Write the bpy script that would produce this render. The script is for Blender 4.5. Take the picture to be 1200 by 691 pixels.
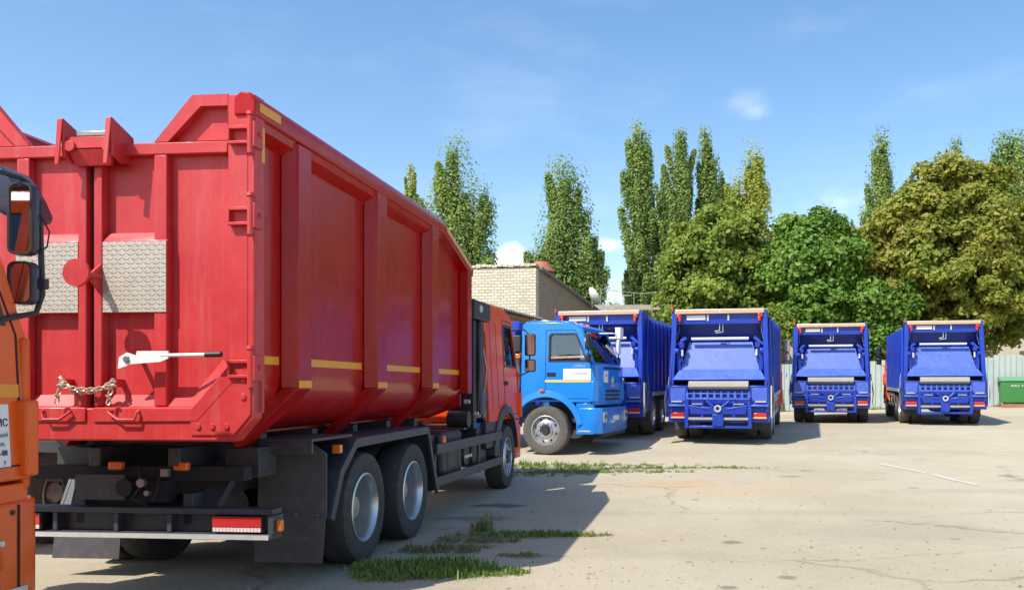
import bpy, bmesh, math, random
import numpy as np
from mathutils import Vector, Matrix
for o in list(bpy.data.objects): bpy.data.objects.remove(o)
S = bpy.context.scene
COL = S.collection
R = math.radians
PI = math.pi
random.seed(7); rng = np.random.default_rng(7)

# ------------------------------------------------------------ camera, sky, sun
FPX, CX, HY, CH = 1040.0, 728.0, 455.0, 1.69       # focal length and principal point in photo pixels (1200 wide)
cd = bpy.data.cameras.new('camera'); cam = bpy.data.objects.new('camera', cd); COL.objects.link(cam)
cam.location = (0, 0, CH); cam.rotation_euler = (R(90), 0, 0)
cd.sensor_width = 36; cd.lens = FPX/1200*36
cd.shift_x = (600-CX)/1200; cd.shift_y = (HY-345.5)/1200
cd.clip_start = .05; cd.clip_end = 5000
S.camera = cam
SUN = Vector((.545, .57, -1.0)).normalized()         # the way the light travels
SUN_EL = math.asin(-SUN.z); SUN_AZ = math.atan2(-SUN.x, -SUN.y)
sl = bpy.data.lights.new('sun', 'SUN'); sl.energy = 4.2; sl.angle = R(.5); sl.color = (1, .95, .86)
so = bpy.data.objects.new('sun', sl); COL.objects.link(so); so.rotation_euler = SUN.to_track_quat('-Z', 'Y').to_euler(); so.location = (-20, -20, 40)
S.view_settings.view_transform = 'Standard'; S.view_settings.look = 'None'
S.view_settings.exposure = 0.52; S.view_settings.gamma = 1; S.view_settings.use_curve_mapping = False
S.render.engine = 'CYCLES'
S.cycles.use_denoising = True
S.cycles.max_bounces = 8; S.cycles.transparent_max_bounces = 12

def N(nt, typ, **kw):
    n = nt.nodes.new(typ)
    for k, v in kw.items():
        if k.startswith('i_'):
            key = k[2:]
            key = int(key) if key.isdigit() else key.replace('_', ' ')
            n.inputs[key].default_value = v
        else: setattr(n, k, v)
    return n

W = bpy.data.worlds.new('World'); S.world = W; W.use_nodes = True
nt = W.node_tree; L = nt.links
bg = nt.nodes['Background']; bg.inputs['Strength'].default_value = .15
sky = N(nt, 'ShaderNodeTexSky', sky_type='NISHITA', sun_disc=False, sun_elevation=SUN_EL, sun_rotation=SUN_AZ, altitude=100, air_density=1.1, dust_density=1.1, ozone_density=1.6)
tc = N(nt, 'ShaderNodeTexCoord')
noi = N(nt, 'ShaderNodeTexNoise', i_Scale=26.0, i_Detail=6.0, i_Roughness=.6); L.new(tc.outputs['Generated'], noi.inputs['Vector'])
hs_ = N(nt, 'ShaderNodeHueSaturation', i_Saturation=1.18); L.new(sky.outputs['Color'], hs_.inputs['Color']); col = hs_.outputs['Color']
def cloud(px, py, rx, ry, dens, soft, wob, tint=(7.6, 7.8, 8.1)):
    """A cloud in the sky at a compass bearing and height."""
    global col
    d = Vector(((px-CX)/FPX, 1, (HY-py)/FPX)).normalized()
    sub = N(nt, 'ShaderNodeVectorMath', operation='SUBTRACT'); L.new(tc.outputs['Generated'], sub.inputs[0]); sub.inputs[1].default_value = d
    mul = N(nt, 'ShaderNodeVectorMath', operation='MULTIPLY'); L.new(sub.outputs[0], mul.inputs[0]); mul.inputs[1].default_value = (FPX/rx, FPX/rx, FPX/ry)
    ln = N(nt, 'ShaderNodeVectorMath', operation='LENGTH'); L.new(mul.outputs[0], ln.inputs[0])
    ad = N(nt, 'ShaderNodeMath', operation='MULTIPLY_ADD'); L.new(noi.outputs[0], ad.inputs[0]); ad.inputs[1].default_value = wob; L.new(ln.outputs['Value'], ad.inputs[2])
    mr = N(nt, 'ShaderNodeMapRange', interpolation_type='SMOOTHSTEP'); L.new(ad.outputs[0], mr.inputs['Value'])
    mr.inputs['From Min'].default_value = 1+wob*.5; mr.inputs['From Max'].default_value = 1+wob*.5-soft
    mr.inputs['To Min'].default_value = 0; mr.inputs['To Max'].default_value = dens
    mx = N(nt, 'ShaderNodeMix', data_type='RGBA'); L.new(mr.outputs[0], mx.inputs[0]); L.new(col, mx.inputs[6]); mx.inputs[7].default_value = (*tint, 1)
    col = mx.outputs[2]
cloud(600, 304, 26, 25, 1.0, .6, 1.5)
cloud(628, 318, 26, 13, .8, .5, .9)
cloud(570, 316, 22, 12, .8, .5, .9)
cloud(866, 122, 34, 15, .16, 1.6, 2.4)
cloud(888, 131, 22, 10, .13, 1.6, 2.4)
cloud(985, 235, 60, 20, .3, 1.5, 2.0)
cloud(712, 287, 30, 12, .5, .9, 1.5)
cloud(705, 345, 120, 40, .18, .9, 1.0)
# thin scattered cloud everywhere else in the sky
mp = N(nt, 'ShaderNodeMapping'); mp.inputs['Scale'].default_value = (2.2, 2.2, 7); L.new(tc.outputs['Generated'], mp.inputs[0])
n2 = N(nt, 'ShaderNodeTexNoise', i_Scale=2.0, i_Detail=7.0, i_Roughness=.55); L.new(mp.outputs[0], n2.inputs['Vector'])
m2 = N(nt, 'ShaderNodeMapRange', interpolation_type='SMOOTHSTEP'); L.new(n2.outputs[0], m2.inputs['Value'])
m2.inputs['From Min'].default_value = .5; m2.inputs['From Max'].default_value = .8; m2.inputs['To Max'].default_value = .1
mx = N(nt, 'ShaderNodeMix', data_type='RGBA'); L.new(m2.outputs[0], mx.inputs[0]); L.new(col, mx.inputs[6]); mx.inputs[7].default_value = (6.8, 7, 7.4, 1)
L.new(mx.outputs[2], bg.inputs['Color'])

# ------------------------------------------------------------ helpers
def tag(o, label=None, cat=None, group=None, kind=None):
    if label: o['label'] = label
    if cat: o['category'] = cat
    if group: o['group'] = group
    if kind: o['kind'] = kind
    return o
def empty(name, loc=(0, 0, 0), heading=0, pitch=0):
    o = bpy.data.objects.new(name, None); COL.objects.link(o)
    o.location = loc; o.rotation_euler = (pitch, 0, -R(heading)); o.empty_display_size = .2
    return o
def children(o): return [c for c in bpy.data.objects if c.parent == o]
def copy_tree(o, parent=None, kids=None):
    if kids is None:
        kids = {}
        for c in bpy.data.objects:
            if c.parent: kids.setdefault(c.parent, []).append(c)
    c = o.copy(); COL.objects.link(c)
    if parent: c.parent = parent
    for ch in kids.get(o, []): copy_tree(ch, c, kids)
    return c

class MB:
    def __init__(s, off=(0, 0, 0)): s.v = []; s.f = []; s.off = Vector(off); s.flat = False
    def add(s, vs, fs):
        k = len(s.v); s.v += [Vector(p)+s.off for p in vs]; s.f += [[i+k for i in f] for f in fs]; return s
    def box(s, x0, x1, y0, y1, z0, z1):
        return s.add([(x0,y0,z0),(x1,y0,z0),(x1,y1,z0),(x0,y1,z0),(x0,y0,z1),(x1,y0,z1),(x1,y1,z1),(x0,y1,z1)],
                     [(0,3,2,1),(4,5,6,7),(0,1,5,4),(1,2,6,5),(2,3,7,6),(3,0,4,7)])
    def hexa(s, p):   # eight corners, bottom loop then top loop
        return s.add(p, [(0,3,2,1),(4,5,6,7),(0,1,5,4),(1,2,6,5),(2,3,7,6),(3,0,4,7)])
    def prism(s, poly, ax, a, b, fx=None):
        """poly in the plane across ax; fx(p, t) may bend the ends."""
        n = len(poly); vs = []
        for t in (a, b):
            for p, q in poly:
                vs.append({'x': (t, p, q), 'y': (p, t, q), 'z': (p, q, t)}[ax])
        return s.add(vs, [list(range(n)), list(range(2*n-1, n-1, -1))] + [(i, (i+1) % n, n+(i+1) % n, n+i) for i in range(n)])
    def ring(s, outer, inner, ax, a, b):
        """A frame: outer loop and inner loop with the same number of corners, pushed from a to b."""
        n = len(outer); vs = []
        for t in (a, b):
            for lp in (outer, inner):
                for p, q in lp: vs.append({'x': (t, p, q), 'y': (p, t, q), 'z': (p, q, t)}[ax])
        fs = []
        for i in range(n):
            j = (i+1) % n
            fs += [(i, j, n+j, n+i), (2*n+i, 3*n+i, 3*n+j, 2*n+j), (i, 2*n+i, 2*n+j, j), (n+i, n+j, 3*n+j, 3*n+i)]
        return s.add(vs, fs)
    def cyl(s, p0, p1, r0, r1=None, n=14, cap=True):
        p0, p1 = Vector(p0), Vector(p1); r1 = r0 if r1 is None else r1
        d = (p1-p0).normalized(); u = d.orthogonal().normalized(); w = d.cross(u)
        vs = [p0+(u*math.cos(2*PI*i/n)+w*math.sin(2*PI*i/n))*r0 for i in range(n)]+[p1+(u*math.cos(2*PI*i/n)+w*math.sin(2*PI*i/n))*r1 for i in range(n)]
        fs = [(i, (i+1) % n, n+(i+1) % n, n+i) for i in range(n)]
        if cap: fs += [list(range(n-1, -1, -1)), list(range(n, 2*n))]
        return s.add(vs, fs)
    def tube(s, pts, r, n=8):
        pts = [Vector(p) for p in pts]; vs = []; fs = []; u = None
        for k, p in enumerate(pts):
            d = (pts[min(k+1, len(pts)-1)]-pts[max(k-1, 0)]).normalized()
            u = (u-d*u.dot(d)).normalized() if u is not None and (u-d*u.dot(d)).length > 1e-4 else d.orthogonal().normalized()
            w = d.cross(u); rr = r[k] if isinstance(r, (list, tuple)) else r
            vs += [p+(u*math.cos(2*PI*i/n)+w*math.sin(2*PI*i/n))*rr for i in range(n)]
        for k in range(len(pts)-1):
            fs += [(k*n+i, k*n+(i+1) % n, (k+1)*n+(i+1) % n, (k+1)*n+i) for i in range(n)]
        fs += [list(range(n-1, -1, -1)), list(range((len(pts)-1)*n, len(pts)*n))]
        return s.add(vs, fs)
    def lathe(s, prof, n=32, mod=None, close=False):
        """profile (r, x) about the x axis"""
        m = len(prof); vs = []; fs = []
        for i in range(n):
            a = 2*PI*i/n
            for k, (r, x) in enumerate(prof):
                rr = r+(mod(i, k) if mod else 0); vs.append((x, rr*math.cos(a), rr*math.sin(a)))
        for i in range(n):
            j = (i+1) % n
            for k in range(m-1 if not close else m):
                q = (k+1) % m; fs.append((i*m+k, i*m+q, j*m+q, j*m+k))
        return s.add(vs, fs)
    def build(s, name, mat, parent=None, bevel=0, ang=38, loc=None, seg=2, recalc=True):
        me = bpy.data.meshes.new(name); me.from_pydata([tuple(p) for p in s.v], [], s.f)
        bm = bmesh.new(); bm.from_mesh(me)
        if recalc: bmesh.ops.recalc_face_normals(bm, faces=bm.faces)
        la = R(ang)
        for f in bm.faces: f.smooth = True
        for e in bm.edges:
            e.smooth = len(e.link_faces) == 2 and e.calc_face_angle(0) < la
        bm.to_mesh(me); bm.free()
        me.materials.append(mat)
        o = bpy.data.objects.new(name, me); COL.objects.link(o)
        if parent: o.parent = parent
        if loc: o.location = loc
        if bevel:
            b = o.modifiers.new('bevel', 'BEVEL'); b.width = bevel; b.segments = seg; b.limit_method = 'ANGLE'; b.angle_limit = R(32)
        return o
def share(o, parent, loc=None, rot=None):
    c = o.copy(); COL.objects.link(c); c.parent = parent
    if loc is not None: c.location = loc
    if rot is not None: c.rotation_euler = rot
    return c
def poly_hole(outer, holes, xf, th, mb):
    """Sheet with holes; xf maps a 2-D point and a depth to 3-D."""
    bm = bmesh.new(); eds = []
    for lp in [outer]+holes:
        vs = [bm.verts.new((p[0], p[1], 0)) for p in lp]
        eds += [bm.edges.new((vs[i], vs[(i+1) % len(vs)])) for i in range(len(vs))]
    bmesh.ops.triangle_fill(bm, edges=eds, use_beauty=True, use_dissolve=False)
    bm.verts.index_update(); n = len(bm.verts)
    pts = [(v.co.x, v.co.y) for v in bm.verts]; tris = [[v.index for v in f.verts] for f in bm.faces]
    be = [[v.index for v in e.verts] for e in bm.edges if len(e.link_faces) == 1]
    bm.free()
    vs = [xf(p, 0) for p in pts]+[xf(p, th) for p in pts]
    fs = tris+[[n+i for i in reversed(t)] for t in tris]+[(a, b, n+b, n+a) for a, b in be]
    mb.add(vs, fs); return mb
def text_mb(txt, size, align='CENTER'):
    cu = bpy.data.curves.new('t', 'FONT'); cu.body = txt; cu.size = size; cu.align_x = align; cu.extrude = .0015; cu.resolution_u = 2
    o = bpy.data.objects.new('t', cu); COL.objects.link(o)
    bpy.context.view_layer.update()
    me = bpy.data.meshes.new_from_object(o.evaluated_get(bpy.context.evaluated_depsgraph_get()))
    vs = [v.co.copy() for v in me.vertices]; fs = [list(p.vertices) for p in me.polygons]
    bpy.data.objects.remove(o); bpy.data.curves.remove(cu); bpy.data.meshes.remove(me)
    return vs, fs
def put_text(txt, size, origin, ux, uz, mat, name, parent, align='CENTER'):
    vs, fs = text_mb(txt, size, align); ux, uz = Vector(ux).normalized(), Vector(uz).normalized(); un = ux.cross(uz)
    m = MB(); m.add([Vector(origin)+ux*v.x+uz*v.y+un*(v.z+.002) for v in vs], fs)
    return m.build(name, mat, parent)

# the yard rises a little towards the far trucks and the fence
GP = [(0, 0), (14, 0), (16, .04), (18, .13), (20, .24), (22, .38), (25, .5), (28, .57), (34, .58), (4000, .58)]
def sm(t): t = min(max(t, 0), 1); return t*t*(3-2*t)
def ground(x, y):
    b = np.interp(y, [p[0] for p in GP], [p[1] for p in GP])
    return float(b + .03*(min(max(x, -4), 26)-8)*sm((y-27)/13)*(1-.0*y))
def at(px, py, lift=0):
    """The point of the ground seen at a photo pixel."""
    lo, hi = 2.0, 400.0
    for _ in range(50):
        Y = (lo+hi)/2; X = (px-CX)/FPX*Y
        if HY+(CH-ground(X, Y))*FPX/Y > py: lo = Y
        else: hi = Y
    return Vector((X, Y, ground(X, Y)+lift))

# ------------------------------------------------------------ materials
def base_mat(name):
    m = bpy.data.materials.new(name); m.use_nodes = True
    nt = m.node_tree; return m, nt, nt.nodes['Principled BSDF'], nt.links
def paint(name, rgb, rough=.35, var=.12, scale=3.0, coat=0.0, dirt=0.0, dirtcol=(.23, .19, .14), metal=0, bump=0.0, bscale=1.5, spec=.5, streak=0):
    m, nt, p, L = base_mat(name)
    tc = N(nt, 'ShaderNodeTexCoord')
    n = N(nt, 'ShaderNodeTexNoise', i_Scale=scale, i_Detail=6.0, i_Roughness=.62); L.new(tc.outputs['Object'], n.inputs['Vector'])
    mr = N(nt, 'ShaderNodeMapRange'); L.new(n.outputs[0], mr.inputs['Value']); mr.inputs['From Min'].default_value = .25; mr.inputs['From Max'].default_value = .75
    mx = N(nt, 'ShaderNodeMix', data_type='RGBA'); L.new(mr.outputs[0], mx.inputs[0])
    mx.inputs[6].default_value = (*[c*(1-var) for c in rgb], 1); mx.inputs[7].default_value = (*[min(1, c*(1+var)) for c in rgb], 1)
    out = mx.outputs[2]
    if dirt:
        n3 = N(nt, 'ShaderNodeTexNoise', i_Scale=scale*3.1, i_Detail=9.0, i_Roughness=.7); L.new(tc.outputs['Object'], n3.inputs['Vector'])
        m3 = N(nt, 'ShaderNodeMapRange'); L.new(n3.outputs[0], m3.inputs['Value']); m3.inputs['From Min'].default_value = .48; m3.inputs['From Max'].default_value = .8; m3.inputs['To Max'].default_value = dirt
        x3 = N(nt, 'ShaderNodeMix', data_type='RGBA'); L.new(m3.outputs[0], x3.inputs[0]); L.new(out, x3.inputs[6]); x3.inputs[7].default_value = (*dirtcol, 1); out = x3.outputs[2]
    if streak:
        ms = N(nt, 'ShaderNodeMapping'); ms.inputs['Scale'].default_value = (9, 9, .7); L.new(tc.outputs['Object'], ms.inputs[0])
        n4 = N(nt, 'ShaderNodeTexNoise', i_Scale=1.0, i_Detail=8.0, i_Roughness=.7); L.new(ms.outputs[0], n4.inputs['Vector'])
        m4 = N(nt, 'ShaderNodeMapRange'); L.new(n4.outputs[0], m4.inputs['Value']); m4.inputs['From Min'].default_value = .52; m4.inputs['From Max'].default_value = .78; m4.inputs['To Max'].default_value = streak
        x4 = N(nt, 'ShaderNodeMix', data_type='RGBA'); L.new(m4.outputs[0], x4.inputs[0]); L.new(out, x4.inputs[6]); x4.inputs[7].default_value = (*dirtcol, 1); out = x4.outputs[2]
        n5 = N(nt, 'ShaderNodeTexNoise', i_Scale=38.0, i_Detail=4.0, i_Roughness=.8, i_Distortion=1.5); L.new(tc.outputs['Object'], n5.inputs['Vector'])
        m5 = N(nt, 'ShaderNodeMapRange'); L.new(n5.outputs[0], m5.inputs['Value']); m5.inputs['From Min'].default_value = .68; m5.inputs['From Max'].default_value = .74; m5.inputs['To Max'].default_value = .5
        x5 = N(nt, 'ShaderNodeMix', data_type='RGBA'); L.new(m5.outputs[0], x5.inputs[0]); L.new(out, x5.inputs[6]); x5.inputs[7].default_value = (*[c*.35 for c in rgb], 1); out = x5.outputs[2]
    L.new(out, p.inputs['Base Color'])
    r2 = N(nt, 'ShaderNodeMapRange'); L.new(n.outputs[0], r2.inputs['Value']); r2.inputs['To Min'].default_value = max(.03, rough*.75); r2.inputs['To Max'].default_value = min(1, rough*1.3)
    L.new(r2.outputs[0], p.inputs['Roughness'])
    p.inputs['Metallic'].default_value = metal; p.inputs['Coat Weight'].default_value = coat; p.inputs['Coat Roughness'].default_value = .12; p.inputs['Specular IOR Level'].default_value = spec
    if bump:
        nb = N(nt, 'ShaderNodeTexNoise', i_Scale=bscale, i_Detail=3.0); L.new(tc.outputs['Object'], nb.inputs['Vector'])
        b = N(nt, 'ShaderNodeBump', i_Strength=1.0, i_Distance=bump); L.new(nb.outputs[0], b.inputs['Height']); L.new(b.outputs[0], p.inputs['Normal'])
    return m
M = {}
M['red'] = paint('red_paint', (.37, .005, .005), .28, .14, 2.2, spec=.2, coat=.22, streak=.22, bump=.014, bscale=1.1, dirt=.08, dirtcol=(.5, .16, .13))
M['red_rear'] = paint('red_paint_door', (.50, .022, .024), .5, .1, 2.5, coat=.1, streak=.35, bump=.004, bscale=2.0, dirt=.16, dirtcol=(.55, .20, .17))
M['chassis'] = paint('chassis_grey', (.036, .04, .05), .5, .2, 4, dirt=.22)
M['black'] = paint('black_plastic', (.018, .018, .02), .45, .25, 5, dirt=.12)
M['navy'] = paint('navy_plastic', (.022, .03, .06), .32, .15, 5, coat=.3)
M['rubber'] = paint('tyre_rubber', (.035, .034, .034), .75, .25, 6, dirt=.42, dirtcol=(.15, .13, .105))
M['rubber_dusty'] = paint('dusty_rubber', (.085, .078, .068), .85, .2, 7, dirt=.5, dirtcol=(.21, .18, .14))
M['flap'] = paint('rubber_flap', (.055, .05, .056), .65, .25, 3, dirt=.3)
M['silver'] = paint('silver_rim', (.55, .56, .58), .32, .12, 6, metal=.75, dirt=.35, dirtcol=(.3, .26, .2))
M['galv'] = paint('galvanised_steel', (.6, .6, .58), .42, .15, 8, metal=.4, dirt=.2)
M['white'] = paint('white_paint', (.76, .75, .72), .4, .06, 5, dirt=.1)
M['yellow'] = paint('yellow_tape', (.75, .31, .012), .4, .1, 8)
M['paleyellow'] = paint('pale_yellow_band', (.62, .5, .12), .4, .08, 8)
M['tan'] = paint('tan_reflective_strip', (.70, .36, .19), .4, .1, 10, dirt=.2)
M['redlens'] = paint('red_lens', (.5, .02, .02), .2, .1, 20, coat=.5)
M['rwlens'] = paint('pale_lens', (.72, .55, .52), .25, .1, 20, coat=.4)
M['amber'] = paint('amber_lens', (.78, .17, .02), .25, .1, 20, coat=.5)
M['orange'] = paint('orange_paint', (.78, .105, .006), .32, .08, 2.2, spec=.35, coat=.15, dirt=.10, dirtcol=(.5, .2, .08))
M['orangered'] = paint('orange_red_paint', (.80, .078, .006), .35, .1, 2.2, spec=.3, coat=.1, dirt=.14, dirtcol=(.45, .16, .08))
M['skyblue'] = paint('sky_blue_paint', (.008, .2, .66), .3, .08, 2.2, coat=.5, dirt=.06, dirtcol=(.1, .25, .45))
M['royal'] = paint('royal_blue_paint', (.010, .042, .37), .33, .12, 2.5, spec=.4, coat=.15, streak=.3, bump=.006, bscale=2.0, dirt=.10, dirtcol=(.08, .11, .33))
M['royal_blade'] = paint('worn_blue_blade', (.055, .115, .5), .4, .15, 3, coat=.2, dirt=.4, dirtcol=(.2, .27, .58))
M['lipsteel'] = paint('dusty_lip_steel', (.33, .32, .27), .6, .15, 14, dirt=.4)
M['steel'] = paint('worn_steel', (.3, .29, .28), .4, .2, 9, metal=.7, dirt=.3)
M['chrome'] = paint('bright_rod', (.82, .82, .82), .18, .04, 9, metal=.6)
M['dark'] = paint('dark_interior', (.014, .014, .016), .8, .2, 5)
M['darkgrey'] = paint('dark_plate', (.024, .022, .025), .5, .2, 5, dirt=.15)
M['ink'] = paint('ink_navy', (.02, .025, .12), .5, .05, 5)
M['inkgrey'] = paint('ink_grey', (.3, .3, .34), .5, .05, 5)
M['chainsteel'] = paint('chain_steel', (.62, .5, .38), .4, .2, 30, metal=.4, dirt=.4, dirtcol=(.3, .17, .1))
M['green_bin'] = paint('green_bin_plastic', (.045, .22, .05), .45, .12, 3, dirt=.2)
M['green_lid'] = paint('green_bin_lid', (.12, .33, .17), .45, .12, 3, dirt=.2)
M['bark'] = paint('bark', (.11, .085, .06), .9, .35, 5, bump=.03, bscale=9)
M['slate'] = paint('slate_roof', (.2, .18, .165), .85, .25, 4, dirt=.3)
M['cream'] = paint('cream_render', (.56, .47, .36), .9, .12, 1.2, dirt=.25)
M['palewall'] = paint('pale_render', (.5, .5, .47), .9, .12, 1.2, dirt=.25)
M['concrete'] = paint('roof_concrete', (.42, .37, .3), .9, .15, 2, dirt=.3)
M['terracotta'] = paint('rusty_cowl', (.36, .13, .065), .8, .2, 3, dirt=.2)
M['fence'] = paint('pale_green_sheet', (.36, .44, .42), .4, .07, 1.6, dirt=.22, dirtcol=(.4, .4, .33), spec=.4)
M['fence_b'] = paint('weathered_sheet', (.40, .45, .41), .45, .08, 1.6, dirt=.3, dirtcol=(.42, .39, .3), spec=.4)
M['wood'] = paint('brown_board', (.3, .14, .075), .8, .25, 6, dirt=.3)
M['whiteline'] = paint('worn_white_line', (.60, .58, .52), .9, .1, 30, dirt=.9, dirtcol=(.40, .36, .29))

def glass(name, tint=(.75, .82, .8), dens=.25):
    m = bpy.data.materials.new(name); m.use_nodes = True; nt = m.node_tree; L = nt.links
    nt.nodes.remove(nt.nodes['Principled BSDF'])
    out = nt.nodes['Material Output']
    tr = N(nt, 'ShaderNodeBsdfTransparent'); tr.inputs[0].default_value = (*tint, 1)
    gl = N(nt, 'ShaderNodeBsdfGlossy'); gl.inputs['Roughness'].default_value = .03
    fr = N(nt, 'ShaderNodeFresnel'); fr.inputs[0].default_value = 1.55
    ad = N(nt, 'ShaderNodeMath', operation='ADD', use_clamp=True); L.new(fr.outputs[0], ad.inputs[0]); ad.inputs[1].default_value = dens*.3
    mx = N(nt, 'ShaderNodeMixShader'); L.new(ad.outputs[0], mx.inputs[0]); L.new(tr.outputs[0], mx.inputs[1]); L.new(gl.outputs[0], mx.inputs[2])
    L.new(mx.outputs[0], out.inputs[0]); return m
M['glass'] = glass('window_glass')
M['pane'] = glass('dark_window_glass', (.12, .13, .14), .4)
mm, nt, p, L = base_mat('mirror_glass'); p.inputs['Metallic'].default_value = 1; p.inputs['Base Color'].default_value = (.62, .62, .62, 1); p.inputs['Roughness'].default_value = .06; M['mirror'] = mm

def tread_plate_mat():
    m, nt, p, L = base_mat('diamond_plate')
    tc = N(nt, 'ShaderNodeTexCoord'); hs = []
    mp0 = N(nt, 'ShaderNodeMapping'); mp0.inputs['Rotation'].default_value = (0, R(45), 0); L.new(tc.outputs['Object'], mp0.inputs[0])
    for off, sc in ((0, (3.6, 0, 1.35)), (.5, (1.35, 0, 3.6))):
        mp = N(nt, 'ShaderNodeMapping'); mp.inputs['Scale'].default_value = (21, 21, 21); mp.inputs['Location'].default_value = (off, 0, off)
        L.new(mp0.outputs[0], mp.inputs[0])
        fr = N(nt, 'ShaderNodeVectorMath', operation='FRACTION'); L.new(mp.outputs[0], fr.inputs[0])
        sb = N(nt, 'ShaderNodeVectorMath', operation='SUBTRACT'); L.new(fr.outputs[0], sb.inputs[0]); sb.inputs[1].default_value = (.5, .5, .5)
        mu = N(nt, 'ShaderNodeVectorMath', operation='MULTIPLY'); L.new(sb.outputs[0], mu.inputs[0]); mu.inputs[1].default_value = sc
        ln = N(nt, 'ShaderNodeVectorMath', operation='LENGTH'); L.new(mu.outputs[0], ln.inputs[0]); hs.append(ln.outputs['Value'])
    mi = N(nt, 'ShaderNodeMath', operation='MINIMUM'); L.new(hs[0], mi.inputs[0]); L.new(hs[1], mi.inputs[1])
    mr = N(nt, 'ShaderNodeMapRange', interpolation_type='SMOOTHSTEP'); L.new(mi.outputs[0], mr.inputs['Value']); mr.inputs['From Min'].default_value = .55; mr.inputs['From Max'].default_value = .3
    b = N(nt, 'ShaderNodeBump', i_Strength=1.0, i_Distance=.012); L.new(mr.outputs[0], b.inputs['Height']); L.new(b.outputs[0], p.inputs['Normal'])
    n = N(nt, 'ShaderNodeTexNoise', i_Scale=9.0, i_Detail=8.0); L.new(tc.outputs['Object'], n.inputs['Vector'])
    mx = N(nt, 'ShaderNodeMix', data_type='RGBA'); L.new(n.outputs[0], mx.inputs[0]); mx.inputs[6].default_value = (.42, .36, .28, 1); mx.inputs[7].default_value = (.6, .56, .47, 1)
    L.new(mx.outputs[2], p.inputs['Base Color']); p.inputs['Roughness'].default_value = .5; p.inputs['Metallic'].default_value = .2
    return m
M['tread'] = tread_plate_mat()

def brick_mat(name, c1, c2, mortar, scale):
    m, nt, p, L = base_mat(name)
    tc = N(nt, 'ShaderNodeTexCoord')
    sx = N(nt, 'ShaderNodeSeparateXYZ'); L.new(tc.outputs['Object'], sx.inputs[0])
    ad = N(nt, 'ShaderNodeMath', operation='ADD'); L.new(sx.outputs[0], ad.inputs[0]); L.new(sx.outputs[1], ad.inputs[1])
    nz = N(nt, 'ShaderNodeTexNoise', i_Scale=1.7, i_Detail=4.0); L.new(tc.outputs['Object'], nz.inputs['Vector'])
    zz = N(nt, 'ShaderNodeMath', operation='MULTIPLY_ADD'); L.new(nz.outputs[0], zz.inputs[0]); zz.inputs[1].default_value = .10; L.new(sx.outputs[2], zz.inputs[2])
    cb = N(nt, 'ShaderNodeCombineXYZ'); L.new(ad.outputs[0], cb.inputs[0]); L.new(zz.outputs[0], cb.inputs[1])
    br = N(nt, 'ShaderNodeTexBrick'); L.new(cb.outputs[0], br.inputs['Vector'])
    br.inputs['Color1'].default_value = (*c1, 1); br.inputs['Color2'].default_value = (*c2, 1); br.inputs['Mortar'].default_value = (*mortar, 1)
    br.inputs['Scale'].default_value = scale; br.inputs['Mortar Size'].default_value = .011; br.inputs['Bias'].default_value = -.3; br.inputs['Brick Width'].default_value = .29; br.inputs['Row Height'].default_value = .125; br.inputs['Mortar Smooth'].default_value = .3
    n = N(nt, 'ShaderNodeTexNoise', i_Scale=2.3, i_Detail=9.0, i_Roughness=.75); L.new(tc.outputs['Object'], n.inputs['Vector'])
    mr = N(nt, 'ShaderNodeMapRange'); L.new(n.outputs[0], mr.inputs['Value']); mr.inputs['From Min'].default_value = .52; mr.inputs['From Max'].default_value = .75; mr.inputs['To Max'].default_value = .7
    mx = N(nt, 'ShaderNodeMix', data_type='RGBA'); L.new(mr.outputs[0], mx.inputs[0]); L.new(br.outputs[0], mx.inputs[6]); mx.inputs[7].default_value = (*[c*.6 for c in c1], 1)
    L.new(mx.outputs[2], p.inputs['Base Color']); p.inputs['Roughness'].default_value = .9
    iv = N(nt, 'ShaderNodeMath', operation='SUBTRACT'); iv.inputs[0].default_value = 1; L.new(br.outputs['Fac'], iv.inputs[1])
    b = N(nt, 'ShaderNodeBump', i_Strength=1.0, i_Distance=.03); L.new(iv.outputs[0], b.inputs['Height']); L.new(b.outputs[0], p.inputs['Normal'])
    return m
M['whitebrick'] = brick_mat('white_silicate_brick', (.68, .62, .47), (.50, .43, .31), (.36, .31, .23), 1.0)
M['grey_shaded_brick'] = brick_mat('grey_brown_and_shaded_brick', (.34, .26, .19), (.26, .2, .15), (.42, .36, .29), 1.0)  # grey brick; also carries the painted shade of the white building's side wall

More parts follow.
